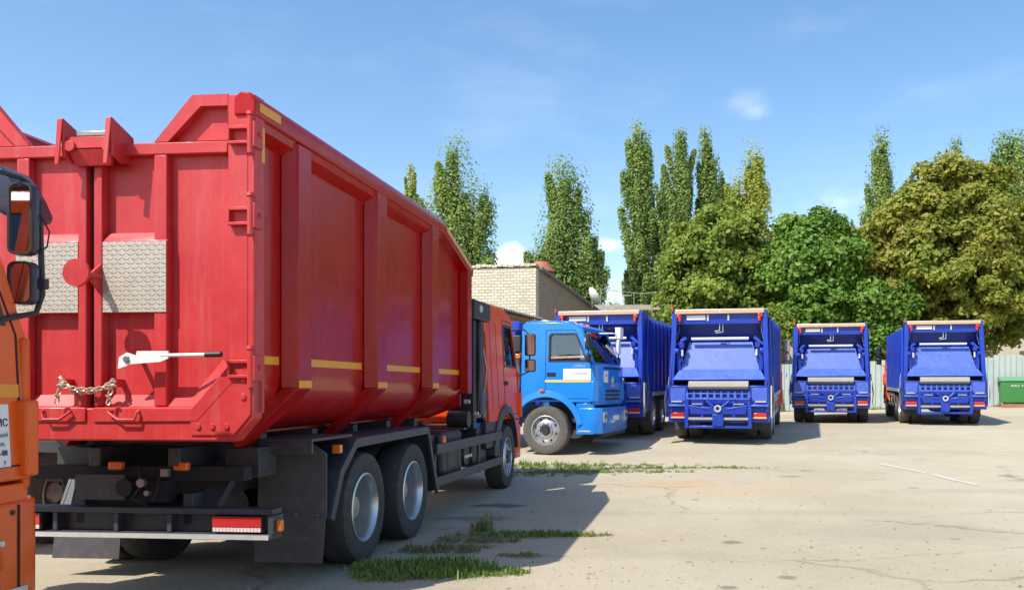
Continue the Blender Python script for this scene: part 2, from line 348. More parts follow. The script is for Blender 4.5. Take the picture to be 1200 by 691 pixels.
def leaf_mat(name, c1, c2, c3, trans=.42):
    m, nt, p, L = base_mat(name); out = nt.nodes['Material Output']
    at_ = N(nt, 'ShaderNodeAttribute', attribute_name='leafvar')
    tc = N(nt, 'ShaderNodeTexCoord'); n = N(nt, 'ShaderNodeTexNoise', i_Scale=.45, i_Detail=3.0); L.new(tc.outputs['Object'], n.inputs['Vector'])
    mr = N(nt, 'ShaderNodeMapRange'); L.new(n.outputs[0], mr.inputs['Value']); mr.inputs['From Min'].default_value = .35; mr.inputs['From Max'].default_value = .65
    a = N(nt, 'ShaderNodeMix', data_type='RGBA'); L.new(at_.outputs['Fac'], a.inputs[0]); a.inputs[6].default_value = (*c1, 1); a.inputs[7].default_value = (*c2, 1)
    b = N(nt, 'ShaderNodeMix', data_type='RGBA'); L.new(mr.outputs[0], b.inputs[0]); L.new(a.outputs[2], b.inputs[6]); b.inputs[7].default_value = (*c3, 1)
    hf = N(nt, 'ShaderNodeMix', data_type='RGBA'); hf.inputs[0].default_value = .5; L.new(a.outputs[2], hf.inputs[6]); L.new(b.outputs[2], hf.inputs[7])
    L.new(hf.outputs[2], p.inputs['Base Color']); p.inputs['Roughness'].default_value = .5; p.inputs['Specular IOR Level'].default_value = .35
    tl = N(nt, 'ShaderNodeBsdfTranslucent'); L.new(hf.outputs[2], tl.inputs[0])
    mx = N(nt, 'ShaderNodeMixShader'); mx.inputs[0].default_value = trans; L.new(p.outputs[0], mx.inputs[1]); L.new(tl.outputs[0], mx.inputs[2]); L.new(mx.outputs[0], out.inputs[0])
    return m
M['poplar'] = leaf_mat('poplar_leaves', (.15, .25, .055), (.40, .50, .15), (.28, .38, .10))
M['poplar_y'] = leaf_mat('yellowing_poplar_leaves', (.28, .36, .06), (.52, .53, .11), (.38, .44, .08))
M['chestnut'] = leaf_mat('chestnut_leaves', (.10, .22, .03), (.23, .37, .06), (.16, .29, .04))
M['chestnut_o'] = leaf_mat('olive_leaves', (.15, .245, .035), (.31, .39, .065), (.24, .3, .045))
M['chestnut_y'] = leaf_mat('autumn_leaves', (.18, .26, .03), (.37, .39, .065), (.36, .29, .055))
M['grass'] = leaf_mat('grass_blades', (.10, .19, .03), (.28, .36, .07), (.2, .27, .05), .25)
M['drygrass'] = leaf_mat('dry_grass_blades', (.2, .18, .08), (.36, .3, .15), (.22, .22, .08), .25)

# ------------------------------------------------------------ ground
def ground_mat():
    m, nt, p, L = base_mat('worn_concrete')
    tc = N(nt, 'ShaderNodeTexCoord'); V = tc.outputs['Object']
    def noise(sc, det=8.0, ro=.6, vec=None, dim=None):
        n = N(nt, 'ShaderNodeTexNoise', i_Scale=sc, i_Detail=det, i_Roughness=ro); L.new(vec or V, n.inputs['Vector']); return n.outputs[0]
    def rng_(v, a, b, c=0, d=1, sm_=True):
        r = N(nt, 'ShaderNodeMapRange'); 
        if sm_: r.interpolation_type = 'SMOOTHSTEP'
        L.new(v, r.inputs['Value']); r.inputs['From Min'].default_value = a; r.inputs['From Max'].default_value = b; r.inputs['To Min'].default_value = c; r.inputs['To Max'].default_value = d; return r.outputs[0]
    def mix(f, a, b):
        x = N(nt, 'ShaderNodeMix', data_type='RGBA'); L.new(f, x.inputs[0]) if not isinstance(f, float) else setattr(x.inputs[0], 'default_value', f)
        L.new(a, x.inputs[6]) if not isinstance(a, tuple) else setattr(x.inputs[6], 'default_value', (*a, 1))
        L.new(b, x.inputs[7]) if not isinstance(b, tuple) else setattr(x.inputs[7], 'default_value', (*b, 1)); return x.outputs[2]
    c = mix(rng_(noise(.22, 6), .35, .65), (.41, .35, .245), (.48, .42, .305))
    c = mix(rng_(noise(1.3, 9, .7), .5, .75, 0, .5), c, (.34, .29, .21))
    c = mix(rng_(noise(4.5, 8, .75), .55, .72, 0, .4), c, (.33, .29, .22))
    c = mix(rng_(noise(14, 6, .75), .52, .78, 0, .65), c, (.27, .23, .17))
    c = mix(rng_(noise(26, 2, .5), .66, .74, 0, .7), c, (.2, .17, .13))
    c = mix(rng_(noise(70, 3, .7), .55, .75, 0, .4), c, (.56, .51, .42))
    # sandy drift
    def blob(px, py, rx, ry, rag, wob=.9, nsc=2.2):
        q = at(px, py); sub = N(nt, 'ShaderNodeVectorMath', operation='SUBTRACT'); L.new(V, sub.inputs[0]); sub.inputs[1].default_value = q
        mu = N(nt, 'ShaderNodeVectorMath', operation='MULTIPLY'); L.new(sub.outputs[0], mu.inputs[0]); mu.inputs[1].default_value = (1/rx, 1/ry, 0)
        ln = N(nt, 'ShaderNodeVectorMath', operation='LENGTH'); L.new(mu.outputs[0], ln.inputs[0])
        ad = N(nt, 'ShaderNodeMath', operation='MULTIPLY_ADD'); L.new(noise(nsc, 6, .65), ad.inputs[0]); ad.inputs[1].default_value = wob; L.new(ln.outputs['Value'], ad.inputs[2])
        return rng_(ad.outputs[0], 1+wob*.5, 1+wob*.5-rag, 0, 1)
    def stain(c, px, py, rx, ry, col_, amt, rag=.5, wob=.9, nsc=2.2):
        f = blob(px, py, rx, ry, rag, wob, nsc); k = N(nt, 'ShaderNodeMath', operation='MULTIPLY'); L.new(f, k.inputs[0]); k.inputs[1].default_value = amt
        return mix(k.outputs[0], c, col_)
    c = stain(c, 790, 567, 1.2, .7, (.50, .33, .17), .75, .8)
    c = stain(c, 850, 577, 1.6, .7, (.52, .37, .21), .5, .9)
    c = stain(c, 905, 570, 2.2, .9, (.50, .38, .24), .4, .9)
    for px, py, rx, ry in ((857, 635, .17, .16), (923, 676, .13, .12), (853, 688, .12, .1), (778, 633, .05, .05), (807, 658, .05, .05), (815, 585, .1, .1), (1070, 571, .14, .12), (925, 558, .3, .12), (945, 551, .18, .1), (1120, 631, .1, .08), (1180, 557, .3, .12), (980, 655, .06, .05), (895, 642, .05, .05), (1040, 610, .08, .06)):
        c = stain(c, px, py, rx, ry, (.17, .145, .11), .75, .7, 1.3, 7)
    c = stain(c, 585, 592, .5, .3, (.07, .06, .05), .7, .5, 1.6, 3.5)      # oily wet patch by the truck
    c = stain(c, 560, 607, .7, .3, (.12, .1, .08), .5, .6, .9, 4)
    # strips of soil under the weeds
    for px, py, rx, ry in ((500, 668, .75, .45), (600, 629, 1.0, .16), (690, 549, 2.4, .42), (545, 640, .5, .25), (615, 651, .3, .18)):
        c = stain(c, px, py, rx, ry, (.19, .16, .11), .7, .6, 1.0, 3)
    for px, py, rx, ry, a_ in ((1090, 625, 2.2, .9, .5), (780, 650, 1.1, .4, .35), (930, 600, 2.6, .35, .35), (1000, 530, 5, .8, .35), (1150, 575, 2.5, .5, .4), (690, 600, .9, .5, .3)):
        c = stain(c, px, py, rx, ry, (.33, .29, .225), a_, .8, 1.4, 1.6)
    # cracks
    mp = N(nt, 'ShaderNodeMapping'); mp.inputs['Scale'].default_value = (.16, .3, 0); mp.inputs['Rotation'].default_value = (0, 0, R(-9))
    nz = N(nt, 'ShaderNodeTexNoise', i_Scale=1.4, i_Detail=5.0); L.new(V, nz.inputs['Vector'])
    vm = N(nt, 'ShaderNodeVectorMath', operation='MULTIPLY_ADD'); L.new(nz.outputs['Color'], vm.inputs[0]); vm.inputs[1].default_value = (.9, .9, 0); L.new(V, vm.inputs[2]); L.new(vm.outputs[0], mp.inputs[0])
    vo = N(nt, 'ShaderNodeTexVoronoi', feature='DISTANCE_TO_EDGE', i_Scale=1.0); L.new(mp.outputs[0], vo.inputs['Vector'])
    crack = rng_(vo.outputs['Distance'], .008, .002, 0, .4)
    ck = N(nt, 'ShaderNodeMath', operation='MULTIPLY'); L.new(crack, ck.inputs[0]); L.new(rng_(noise(.5, 3), .4, .6), ck.inputs[1])
    c = mix(ck.outputs[0], c, (.14, .12, .085))
    L.new(c, p.inputs['Base Color']); p.inputs['Roughness'].default_value = .92; p.inputs['Specular IOR Level'].default_value = .25
    h = N(nt, 'ShaderNodeMath', operation='MULTIPLY_ADD'); L.new(noise(45, 6, .7), h.inputs[0]); h.inputs[1].default_value = .8; L.new(noise(4, 5), h.inputs[2])
    h2 = N(nt, 'ShaderNodeMath', operation='SUBTRACT'); L.new(h.outputs[0], h2.inputs[0]); L.new(ck.outputs[0], h2.inputs[1])
    b = N(nt, 'ShaderNodeBump', i_Strength=.7, i_Distance=.025); L.new(h2.outputs[0], b.inputs['Height']); L.new(b.outputs[0], p.inputs['Normal'])
    return m
M['ground'] = ground_mat()
xs = np.unique(np.concatenate([np.linspace(-30, 40, 71), [-900, -500, -250, -120, -60, 60, 120, 250, 500, 900]]))
ys = np.unique(np.concatenate([np.linspace(-30, 60, 121), [p[0] for p in GP], [-900, -400, -150, -60, 80, 130, 250, 500, 900, 1600]]))
mb = MB()
mb.v = [Vector((x, y, ground(x, y))) for y in ys for x in xs]
nx = len(xs); mb.f = [(j*nx+i, j*nx+i+1, (j+1)*nx+i+1, (j+1)*nx+i) for j in range(len(ys)-1) for i in range(nx-1)]
tag(mb.build('ground', M['ground']), kind='structure')
def ground_strip(name, mat, pts, w, lift=.008):
    mb = MB(); n = 24; vs = []
    a, b = pts
    d = (b-a); d.z = 0; d.normalize(); q = Vector((-d.y, d.x, 0))
    for i in range(n+1):
        p_ = a.lerp(b, i/n)
        for s_ in (-1, 1):
            r_ = p_+q*(w/2*s_); vs.append((r_.x, r_.y, ground(r_.x, r_.y)+lift))
    mb.add(vs, [(2*i, 2*i+1, 2*i+3, 2*i+2) for i in range(n)])
    return tag(mb.build(name, mat), kind='structure')
ground_strip('painted_line', M['whiteline'], (at(1030, 543), at(1085, 554)), .09)
ground_strip('painted_line', M['whiteline'], (at(1094, 556), at(1145, 568)), .09)

# ------------------------------------------------------------ fence of profiled sheets
FH = R(12)                                             # the yard's rows run 12 degrees off the view
FD = Vector((math.cos(FH), -math.sin(FH), 0)); FN = Vector((math.sin(FH), math.cos(FH), 0))
F0 = Vector((17.2, 41.0, 0))
def sheet_mesh(h, nrib=5, per=.25):
    mb = MB(); w = nrib*per; pr = []
    for i in range(nrib):
        x = i*per; pr += [(x, 0), (x+.12, 0), (x+.15, -.045), (x+.225, -.045)]
    pr.append((w, 0))
    th = .012
    poly = pr+[(x, y+th) for x, y in reversed(pr)]
    mb.prism(poly, 'z', 0, h); return mb, w
fence = empty('sheet_fence', (0, 0, 0)); tag(fence, 'pale green profiled sheet fence running behind the parked blue trucks', 'fence')
mbA, SW = sheet_mesh(2.25); shA = mbA.build('sheet', M['fence'], fence, ang=20)
mbB, _ = sheet_mesh(2.27); shB = mbB.build('sheet', M['fence_b'], fence, ang=20)
used = set()
for i in range(-20, 9):
    p = F0+FD*(i*SW); mid = p+FD*(SW/2); z = ground(mid.x, mid.y)+(.02 if i % 3 else .07)
    src = shB if (i*7) % 5 in (0, 2) else shA
    o = share(src, fence) if src in used else src
    used.add(src)
    o.location = (p.x, p.y, z+random.uniform(-.03, .03)); o.rotation_euler = (random.uniform(-.008, .008), random.uniform(-.006, .006), -FH)
    if i % 2 == 0:
        q = p+FN*.06; MB().box(-.04, .04, 0, .08, 0, 2.2).build('post', M['steel'], fence, loc=(q.x, q.y, z-.1)).rotation_euler = (0, 0, -FH)
for zz in (.4, 1.8):
    a = F0+FD*(-20*SW)+FN*.03; b = F0+FD*(9*SW)+FN*.03
    MB().tube([(a.x, a.y, ground(a.x, a.y)+zz), (F0.x+FN.x*.03, F0.y+FN.y*.03, ground(F0.x, F0.y)+zz), (b.x, b.y, ground(b.x, b.y)+zz)], .025).build('rail', M['steel'], fence)

# ------------------------------------------------------------ green refuse container in front of the fence
bn = empty('refuse_container', (0, 0, 0)); tag(bn, 'green wheeled refuse container with paler lid in front of the fence', 'waste container')
bp = F0-FN*1.0+FD*.05; bz = ground(bp.x, bp.y)
bn.location = (bp.x, bp.y, bz); bn.rotation_euler = (0, 0, -FH)
mb = MB(); mb.hexa([(.08, -.35, .2), (1.72, -.35, .2), (1.72, .35, .2), (.08, .35, .2), (0, -.45, 1.16), (1.8, -.45, 1.16), (1.8, .45, 1.16), (0, .45, 1.16)]); mb.build('body', M['green_bin'], bn, bevel=.03)
mb = MB(); mb.box(-.03, 1.83, -.49, .48, 1.17, 1.22); mb.prism([(-.47, 1.22), (.46, 1.22), (.46, 1.36), (.2, 1.37)], 'x', 0, 1.8); mb.build('lid', M['green_lid'], bn, bevel=.015)
for x in (.25, 1.55):
    for y in (-.25, .25): MB().cyl((x-.03, y, .1), (x+.03, y, .1), .1).build('wheel', M['black'], bn)
MB().box(-.06, .0, -.06, .06, .98, 1.1).build('lift_pin', M['black'], bn)
put_text('ЖКУ УСТ', .17, (.78, -.43, .92), (1, 0, 0), (0, 0, 1), M['white'], 'lettering', bn)
kb = empty('timber_beam', (bp.x, bp.y, bz)); kb.rotation_euler = (0, 0, -FH); tag(kb, 'reddish brown boards lying under the green container', 'timber')
for k, (x, y) in enumerate(((0.1, -.8), (.25, -.62), (0.0, -.45))):
    MB().box(x, x+2.6, y, y+.15, .0, .11+.02*k).build('board', M['wood'], kb, bevel=.008)

# ------------------------------------------------------------ buildings
def window(bld, x, z, w, h, y=-.0, nx=2, nz=2, frame='white', depth=.14, pane='pane'):
    """A window recessed in the wall facing -y of its building; frame, panes and sill."""
    fr = MB(); t = .06
    fr.ring([(x, z), (x+w, z), (x+w, z+h), (x, z+h)], [(x+t, z+t), (x+w-t, z+t), (x+w-t, z+h-t), (x+t, z+h-t)], 'y', y+depth-.05, y+depth)
    for i in range(1, nx): fr.box(x+w*i/nx-.03, x+w*i/nx+.03, y+depth-.055, y+depth-.005, z+t, z+h-t)
    for i in range(1, nz): fr.box(x+t, x+w-t, y+depth-.052, y+depth-.008, z+h*i/nz-.025, z+h*i/nz+.025)
    f = fr.build('window', M[frame], bld)
    MB().box(x+t, x+w-t, y+depth-.03, y+depth-.02, z+t, z+h-t).build('pane', M[pane], f)
    MB().box(x-.06, x+w+.06, y-.07, y+depth-.06, z-.06, z-.004).build('sill', M['concrete'], f)
def wall_with_windows(bld, x0, x1, z0, z1, holes, mat, th=.3):
    mb = MB(); poly_hole([(x0, z0), (x1, z0), (x1, z1), (x0, z1)], [[(a, b), (a+w, b), (a+w, b+h), (a, b+h)] for a, b, w, h in holes], lambda p, d: (p[0], d, p[1]), th, mb)
    return mb.build('wall', mat, bld)

# white brick building, lit gable towards the yard
wb = empty('white_brick_building', (-3.65, 38, .5), 12); tag(wb, 'white brick building with a plain lit gable behind the orange cab', 'building')
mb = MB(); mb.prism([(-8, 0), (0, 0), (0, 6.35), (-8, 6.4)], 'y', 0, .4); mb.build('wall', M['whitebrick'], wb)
mb = MB(); mb.prism([(.4, 0), (12, 0), (12, 5.35), (.4, 6.3)], 'x', -.4, 0); mb.build('side_wall', M['grey_shaded_brick'], wb)  # shade of this side put into the colour by a darker brick
mb = MB(); mb.prism([(.4, 0), (12, 0), (12, 5.3), (.4, 6.2)], 'x', -8, -7.6); mb.box(-7.6, -.4, 11.6, 12, 0, 5.3); mb.build('back_wall', M['grey_shaded_brick'], wb)
mb = MB(); mb.prism([(.3, 6.32), (12.3, 5.3), (12.3, 5.42), (.3, 6.44)], 'x', -8.1, .18); mb.build('roof', M['slate'], wb)
for i in range(32):
    x = -7.98+i*.25
    MB().box(x, x+.235, -.04, .42, 6.4+.015*((i*5) % 3), 6.52+.02*((i*3) % 4)).build('brick', M['whitebrick'], wb, bevel=.012)
cw = MB(); cw.cyl((-.5, 2.4, 6.0), (-.5, 2.4, 6.5), .33, .33, 14); ch = cw.build('chimney', M['grey_shaded_brick'], wb)
MB().cyl((-.5, 2.4, 6.5), (-.5, 2.4, 6.95), .62, .3, 16).build('cowl', M['terracotta'], ch)

# low shed with a wavy sheet roof
sh = empty('low_shed', (-4.8, 28, .3), 12); tag(sh, 'low shed with wavy grey roof edge between orange cab and white brick wall', 'shed')
MB().box(-5, -.15, .2, 7.3, 0, 4.0).build('wall', M['grey_shaded_brick'], sh)
n = 60; mb = MB(); vs = []
for i in range(n+1):
    y = 7.6*i/n; zz = .04*math.cos(i*PI)
    vs += [(-5.2, y, 4.9+zz), (.1, y, 4.16+zz), (.1, y, 4.13+zz), (-5.2, y, 4.87+zz)]
fs = []
for i in range(n):
    for k in range(4): fs.append((4*i+k, 4*i+(k+1) % 4, 4*i+4+(k+1) % 4, 4*i+4+k))
mb.add(vs, fs+[(0, 3, 2, 1), (4*n, 4*n+1, 4*n+2, 4*n+3)]); mb.build('roof', M['slate'], sh, ang=20)
MB().box(-.1, -.05, .3, 7.2, 3.93, 4.08).build('fascia', M['wood'], sh)
MB().box(-1.2, .35, 7.35, 7.75, 3.75, 4.1).build('vent_duct', M['white'], sh, bevel=.02)

# long building with a concrete slab roof
lb = empty('slab_roof_building', (-1.2, 50, .55), 2); tag(lb, 'long pale building with flat grey slab roof behind the blue trucks', 'building')
wall_with_windows(lb, -4, 9.5, 0, 5.45, [(-.2, 2.9, 1.6, 1.5), (3.2, 2.9, 1.6, 1.5), (6.4, 2.9, 1.6, 1.5)], M['palewall'])
for x in (-.2, 3.2, 6.4): window(lb, x, 2.9, 1.6, 1.5)
MB().box(-4, 9.5, 8, 8.3, 0, 5.9).build('back_wall', M['palewall'], lb)
MB().box(-4, -3.7, .3, 8, 0, 5.45).build('side_wall', M['palewall'], lb); MB().box(9.2, 9.5, .3, 8, 0, 5.45).build('side_wall', M['palewall'], lb)
mb = MB(); mb.prism([(-.7, 5.5), (8.6, 6.4), (8.6, 6.62), (-.7, 5.78)], 'x', -4.6, 10); mb.build('roof', M['concrete'], lb)
for i in range(12): MB().box(-4.3+i*1.2, -4.15+i*1.2, -.6, .0, 5.3, 5.47).build('roof_bracket', M['wood'], lb)

# tall cream building behind the broad trees
cb = empty('cream_building', (6.5, 56, .6), 9); tag(cb, 'tall cream building with paned windows showing between the broad trees', 'building')
hs = []; 
for x in (1.5, 5.0, 8.2, 11.5, 14.6, 17.6, 20.6):
    for z in (1.6, 4.4, 7.4): hs.append((x, z, 1.9, 1.75))
wall_with_windows(cb, 0, 24, 0, 10.6, hs, M['cream'])
for a in hs: window(cb, *a, nx=3, nz=2, frame='white')
MB().box(0, 24, 10, 10.3, 0, 10.6).build('back_wall', M['cream'], cb)
MB().box(0, .3, .3, 10, 0, 10.6).build('side_wall', M['cream'], cb); MB().box(23.7, 24, .3, 10, 0, 10.6).build('side_wall', M['cream'], cb)
MB().box(-.5, 24.5, -.6, 10.8, 10.61, 11.0).build('roof', M['concrete'], cb, bevel=.03)
MB().box(.35, 23.65, .35, 9.95, 3.75, 3.9).build('floor_slab', M['concrete'], cb)

# satellite dish on the brick building's eave and the wires
sd = empty('satellite_dish', (-1.52, 46.5, 6.22), 0); tag(sd, 'small pale satellite dish at the low end of the brick building roof', 'satellite dish')
mb = MB(); prof = [(0.001, -.02), (.2, .0), (.36, .06), (.48, .14), (.48, .155), (.36, .08), (.2, .02), (0.001, 0)]
mb.lathe(prof, 24); d_ = mb.build('dish', M['white'], sd, loc=(0, 0, .28)); d_.rotation_euler = (0, R(-30), R(25))
MB().tube([(0, 0, -.45), (0, 0, .15), (.1, 0, .28)], .03).build('mast', M['steel'], sd)
wr = MB(); wr.tube([(-1.2, 52, 7.5), (1.2, 52.4, 7.28), (3.6, 52, 7.5)], .02, 5)
wr.tube([(-1.2, 52, 6.0), (-1.2, 52, 7.55)], .03, 6); wr.tube([(.75, 52.2, 6.0), (.75, 52.2, 7.34)], .03, 6); wr.tube([(3.6, 52, 6.0), (3.6, 52, 7.55)], .03, 6)
tag(wr.build('roof_wires', M['steel']), 'thin wire strung on short masts above the slab roof', 'wire')
an = MB(); an.tube([(.15, 51, 6.0), (.15, 51, 7.05)], .025, 6)
for k in range(5): an.tube([(-.15+.15*k, 50.7, 7.02), (-.15+.15*k, 51.3, 7.02)], .012, 5)
an.tube([(-.25, 51, 7.03), (.6, 51, 7.03)], .016, 5)
tag(an.build('roof_antenna', M['galv']), 'small television antenna on the slab roof', 'antenna')

# ------------------------------------------------------------ trees
def leaf_mesh(name, P, Nrm, size, mat, parent, elong=1.5, var=None):
    """Many small folded leaves (two triangles each) at points P with normals Nrm."""
    n = len(P); a = rng.normal(size=(n, 3)); Nn = Nrm/np.linalg.norm(Nrm, axis=1, keepdims=True)
    u = np.cross(Nn, a); u /= np.linalg.norm(u, axis=1, keepdims=True); w = np.cross(Nn, u)
    s = (size*rng.uniform(.6, 1.35, n))[:, None]
    fold = Nn*s*.18
    v = np.empty((n, 4, 3)); v[:, 0] = P-u*s*.5*elong; v[:, 1] = P-w*s*.5+fold; v[:, 2] = P+u*s*.5*elong; v[:, 3] = P+w*s*.5+fold
    me = bpy.data.meshes.new(name); me.vertices.add(4*n); me.vertices.foreach_set('co', v.reshape(-1))
    me.loops.add(6*n); base = (np.arange(n)*4)[:, None]
    me.loops.foreach_set('vertex_index', (base+np.array([0, 1, 2, 0, 2, 3])).reshape(-1).astype(np.int32))
    me.polygons.add(2*n); me.polygons.foreach_set('loop_start', (np.arange(2*n)*3).astype(np.int32))
    me.update(calc_edges=True)
    at_ = me.attributes.new('leafvar', 'FLOAT', 'POINT')
    lv = np.repeat(rng.uniform(0, 1, n) if var is None else np.clip(var+rng.normal(0, .22, n), 0, 1), 4)
    at_.data.foreach_set('value', lv.astype(np.float32))
    me.materials.append(mat); me.validate()
    o = bpy.data.objects.new(name, me); COL.objects.link(o); o.parent = parent; return o

def poplar(px, py_top, Y, wpx, label, mat='poplar', n=9000, tips=((0, 1.0),), base_z=2.5, group=None):
    """A columnar poplar: upright boughs from a tall trunk, leaves gathered along every bough."""
    X = (px-CX)/FPX*Y; H = (HY-py_top)*Y/FPX+CH; gz = ground(X, Y); H -= gz; w = wpx/FPX*Y/2
    t = empty('poplar_tree', (X, Y, gz)); tag(t, label, 'tree', group)
    tr = MB(); boughs = []
    tr.tube([(0, 0, -.1), (.05, 0, H*.3), (-.05, .05, H*.65), (0, 0, H*.97)], [.32, .24, .12, .02], 8)
    P = []; Nr = []; va = []
    B = []
    for dx, fh in tips:            # leading shoots, one or more tops
        B.append((Vector((dx*w*.5, 0, H*fh*.62)), Vector((dx*w*.8, 0, H*fh*.985)), .42))
    w *= 1.5; nb = int(32+w*7)
    for k in range(nb):
        a = k*2.4+random.uniform(-.4, .4); f = (k+.5)/nb
        tip = tips[k % len(tips)]
        rel = .16+.80*f**.85
        h1 = rel*H*tip[1]
        ln = random.uniform(.17, .27)*H*(1-.25*f)
        prof = .62+.38*sm((rel-.1)/.25) if rel < .5 else 1-.66*((rel-.5)/.5)**1.8
        wt = w*(.50 if len(tips) > 1 else 1.0) if rel > .72 else w*(1-(.5 if len(tips) > 1 else 0)*sm((rel-.45)/.27))
        rad = wt*prof*(random.uniform(.15, 1.15)**.6)
        cx_ = tip[0]*w*sm((rel-.35)/.5)*.75
        h0 = max(base_z*.6, h1-ln)
        B.append((Vector((cx_*.75, 0, h0)), Vector((cx_+math.cos(a)*rad, math.sin(a)*rad, h1)), random.uniform(.13, .31)*(.75+.25*(1-f))))
    for i, (p0, p1, sg) in enumerate(B):
        mid = p0.lerp(p1, .45)+Vector((p1.x-p0.x, p1.y-p0.y, 0))*.25
        boughs.append((p0, mid, p1)); tr.tube([p0-Vector((0, 0, .5)), mid, p1], [.07, .04, .012], 5)
        m = max(40, int(6.5*n/len(B)*(.6+.8*random.random())))
        tt = rng.beta(1.5, .95, m); q0, q1, q2 = [np.array(v) for v in (p0, mid, p1)]
        c = ((1-tt)**2)[:, None]*q0+(2*tt*(1-tt))[:, None]*q1+(tt**2)[:, None]*q2
        s_ = sg*max(w, .9)/1.3*(1.08-.68*tt)
        d = np.clip(rng.normal(size=(m, 3)), -1.7, 1.7)*s_[:, None]*np.array([1, 1, 1.3])
        P.append(c+d); Nr.append(d/s_[:, None]*.9+rng.normal(size=(m, 3))*.38+np.array([0, -.1, .55])); va.append(np.full(m, random.uniform(.15, .85)))
    tr.build('trunk', M['bark'], t)
    leaf_mesh('crown', np.concatenate(P), np.concatenate(Nr), .145*Y/65, M[mat], t, 1.35, np.concatenate(va))
    return t

def broad_tree(px, Y, blobs, label, mat, n=15000, group=None, size=.17):
    """A broad crown of drooping leaf clumps on limbs; blobs are (px, py, rx, ry) lobes at the tree's distance."""
    X = (px-CX)/FPX*Y; gz = ground(X, Y)
    t = empty('chestnut_tree', (X, Y, gz)); tag(t, label, 'tree', group)
    tr = MB(); tr.tube([(0, 0, -.2), (.05, .03, 1.6), (-.05, 0, 3.2), (0, 0, 5)], [.34, .26, .22, .12], 9)
    P = []; Nr = []; va = []; tot = sum(b[2]*b[3] for b in blobs)
    for bx, by, rx, ry in blobs:
        c = Vector(((bx-px)/FPX*Y, random.uniform(-.4, .4), (HY-by)/FPX*Y+CH-gz)); rx_, ry_ = rx/FPX*Y, ry/FPX*Y
        k = max(12, int(290*rx*ry/tot*1.6)); per = int(3.0*n*rx*ry/tot/k)
        tr.tube([(0, 0, 2.6), (c.x*.4, c.y*.4, (c.z+2.2)/2), (c.x, c.y, c.z)], [.14, .09, .03], 6)
        for i in range(k):
            v = Vector(rng.normal(size=3)); v.normalize(); v *= random.uniform(.3, 1.0)**.5
            if v.z < -.6: v.z *= .7
            q = c+Vector((v.x*rx_, v.y*rx_*.95, v.z*ry_))
            if i % 2 == 0: tr.tube([c, c.lerp(q, .55)+Vector((0, 0, .1)), q], [.045, .03, .01], 4)
            rc = random.uniform(.24, .46)*Y/44
            d = np.clip(rng.normal(size=(per, 3)), -1.9, 1.9)*np.array([.78, .78, .5])
            d[:, 2] -= .22*(d[:, 0]**2+d[:, 1]**2)            # sprays droop at their rim
            out = np.array(v)*.55
            P.append(np.array(q)+d*rc*random.uniform(.8, 1.35)); Nr.append(d*.35+out+np.array([0, 0, .6])+rng.normal(size=(per, 3))*.62); va.append(np.full(per, random.uniform(.05, .95)))
    tr.build('trunk', M['bark'], t)
    leaf_mesh('crown', np.concatenate(P), np.concatenate(Nr), size*Y/44, M[mat], t, 1.5, np.concatenate(va))
    return t
G1 = 'columnar poplars beyond the yard'
poplar(481, 190, 78, 22, 'thin yellowish poplar tip rising just above the red tipper body', 'poplar_y', 3000, group=G1)
poplar(536, 163, 62, 90, 'broad green poplar right beside the front of the red tipper body', 'poplar', 13000, ((-.1, 1.0), (.55, .84), (-.6, .80)), group=G1)
poplar(664, 191, 62, 80, 'bushy green poplar behind the shade-coloured brick side wall and its cowl', 'poplar', 12500, ((-.25, 1.0), (.25, .97), (.7, .72), (-.7, .70)), group=G1)
poplar(752, 143, 66, 52, 'tallest slim poplar standing alone above the slab roof', 'poplar', 10500, ((-.25, 1.0), (.05, .96)), group=G1)
poplar(779, 195, 70, 26, 'thin sparse poplar shoot leaning against the tallest slim poplar', 'poplar', 3200, group=G1)
poplar(797, 151, 66, 42, 'slim poplar close to its taller twin behind the olive tree', 'poplar', 8000, ((0, 1.0),), group=G1)
poplar(826, 148, 67, 40, 'narrow poplar pressed against a slim twin above the olive tree', 'poplar', 7500, ((0, 1.0), (.6, .9)), group=G1)
poplar(845, 196, 69, 18, 'very thin dark poplar shoot left of the yellowing poplar', 'poplar', 2200, group=G1)
poplar(879, 169, 64, 62, 'yellowing poplar with ragged top behind the olive tree', 'poplar_y', 8500, ((.15, 1.0), (-.5, .88)), group=G1)
poplar(1030, 153, 68, 56, 'grey green poplar above the gap left of the autumn coloured tree', 'poplar', 9000, ((.1, 1.0), (-.5, .72)), group=G1)
poplar(1120, 160, 72, 40, 'poplar tip poking out over the top of the autumn coloured tree', 'poplar', 6000, ((0, 1.0), (.6, .9)), group=G1)
poplar(1184, 156, 66, 62, 'open green poplar cut by the photo edge above the autumn tree', 'poplar', 9000, ((-.35, 1.0), (.3, 1.0)), group=G1)
G2 = 'broad trees along the fence'
broad_tree(846, 47, [(845, 375, 66, 26), (905, 360, 30, 40), (905, 325, 26, 32), (845, 320, 58, 56), (845, 285, 54, 44), (815, 325, 42, 42), (875, 318, 42, 44), (840, 350, 62, 40), (800, 362, 28, 28), (885, 365, 28, 30)], 'olive green chestnut behind the second blue truck in the row', 'chestnut_o', 26000, G2)
broad_tree(953, 45, [(955, 378, 56, 24), (1002, 360, 26, 32), (985, 300, 30, 26), (952, 310, 46, 54), (945, 285, 38, 42), (972, 268, 18, 22), (925, 315, 34, 36), (975, 322, 36, 38), (950, 355, 52, 34), (1000, 330, 24, 30)], 'deep green chestnut directly behind the truck parked farthest back', 'chestnut', 26000, G2)
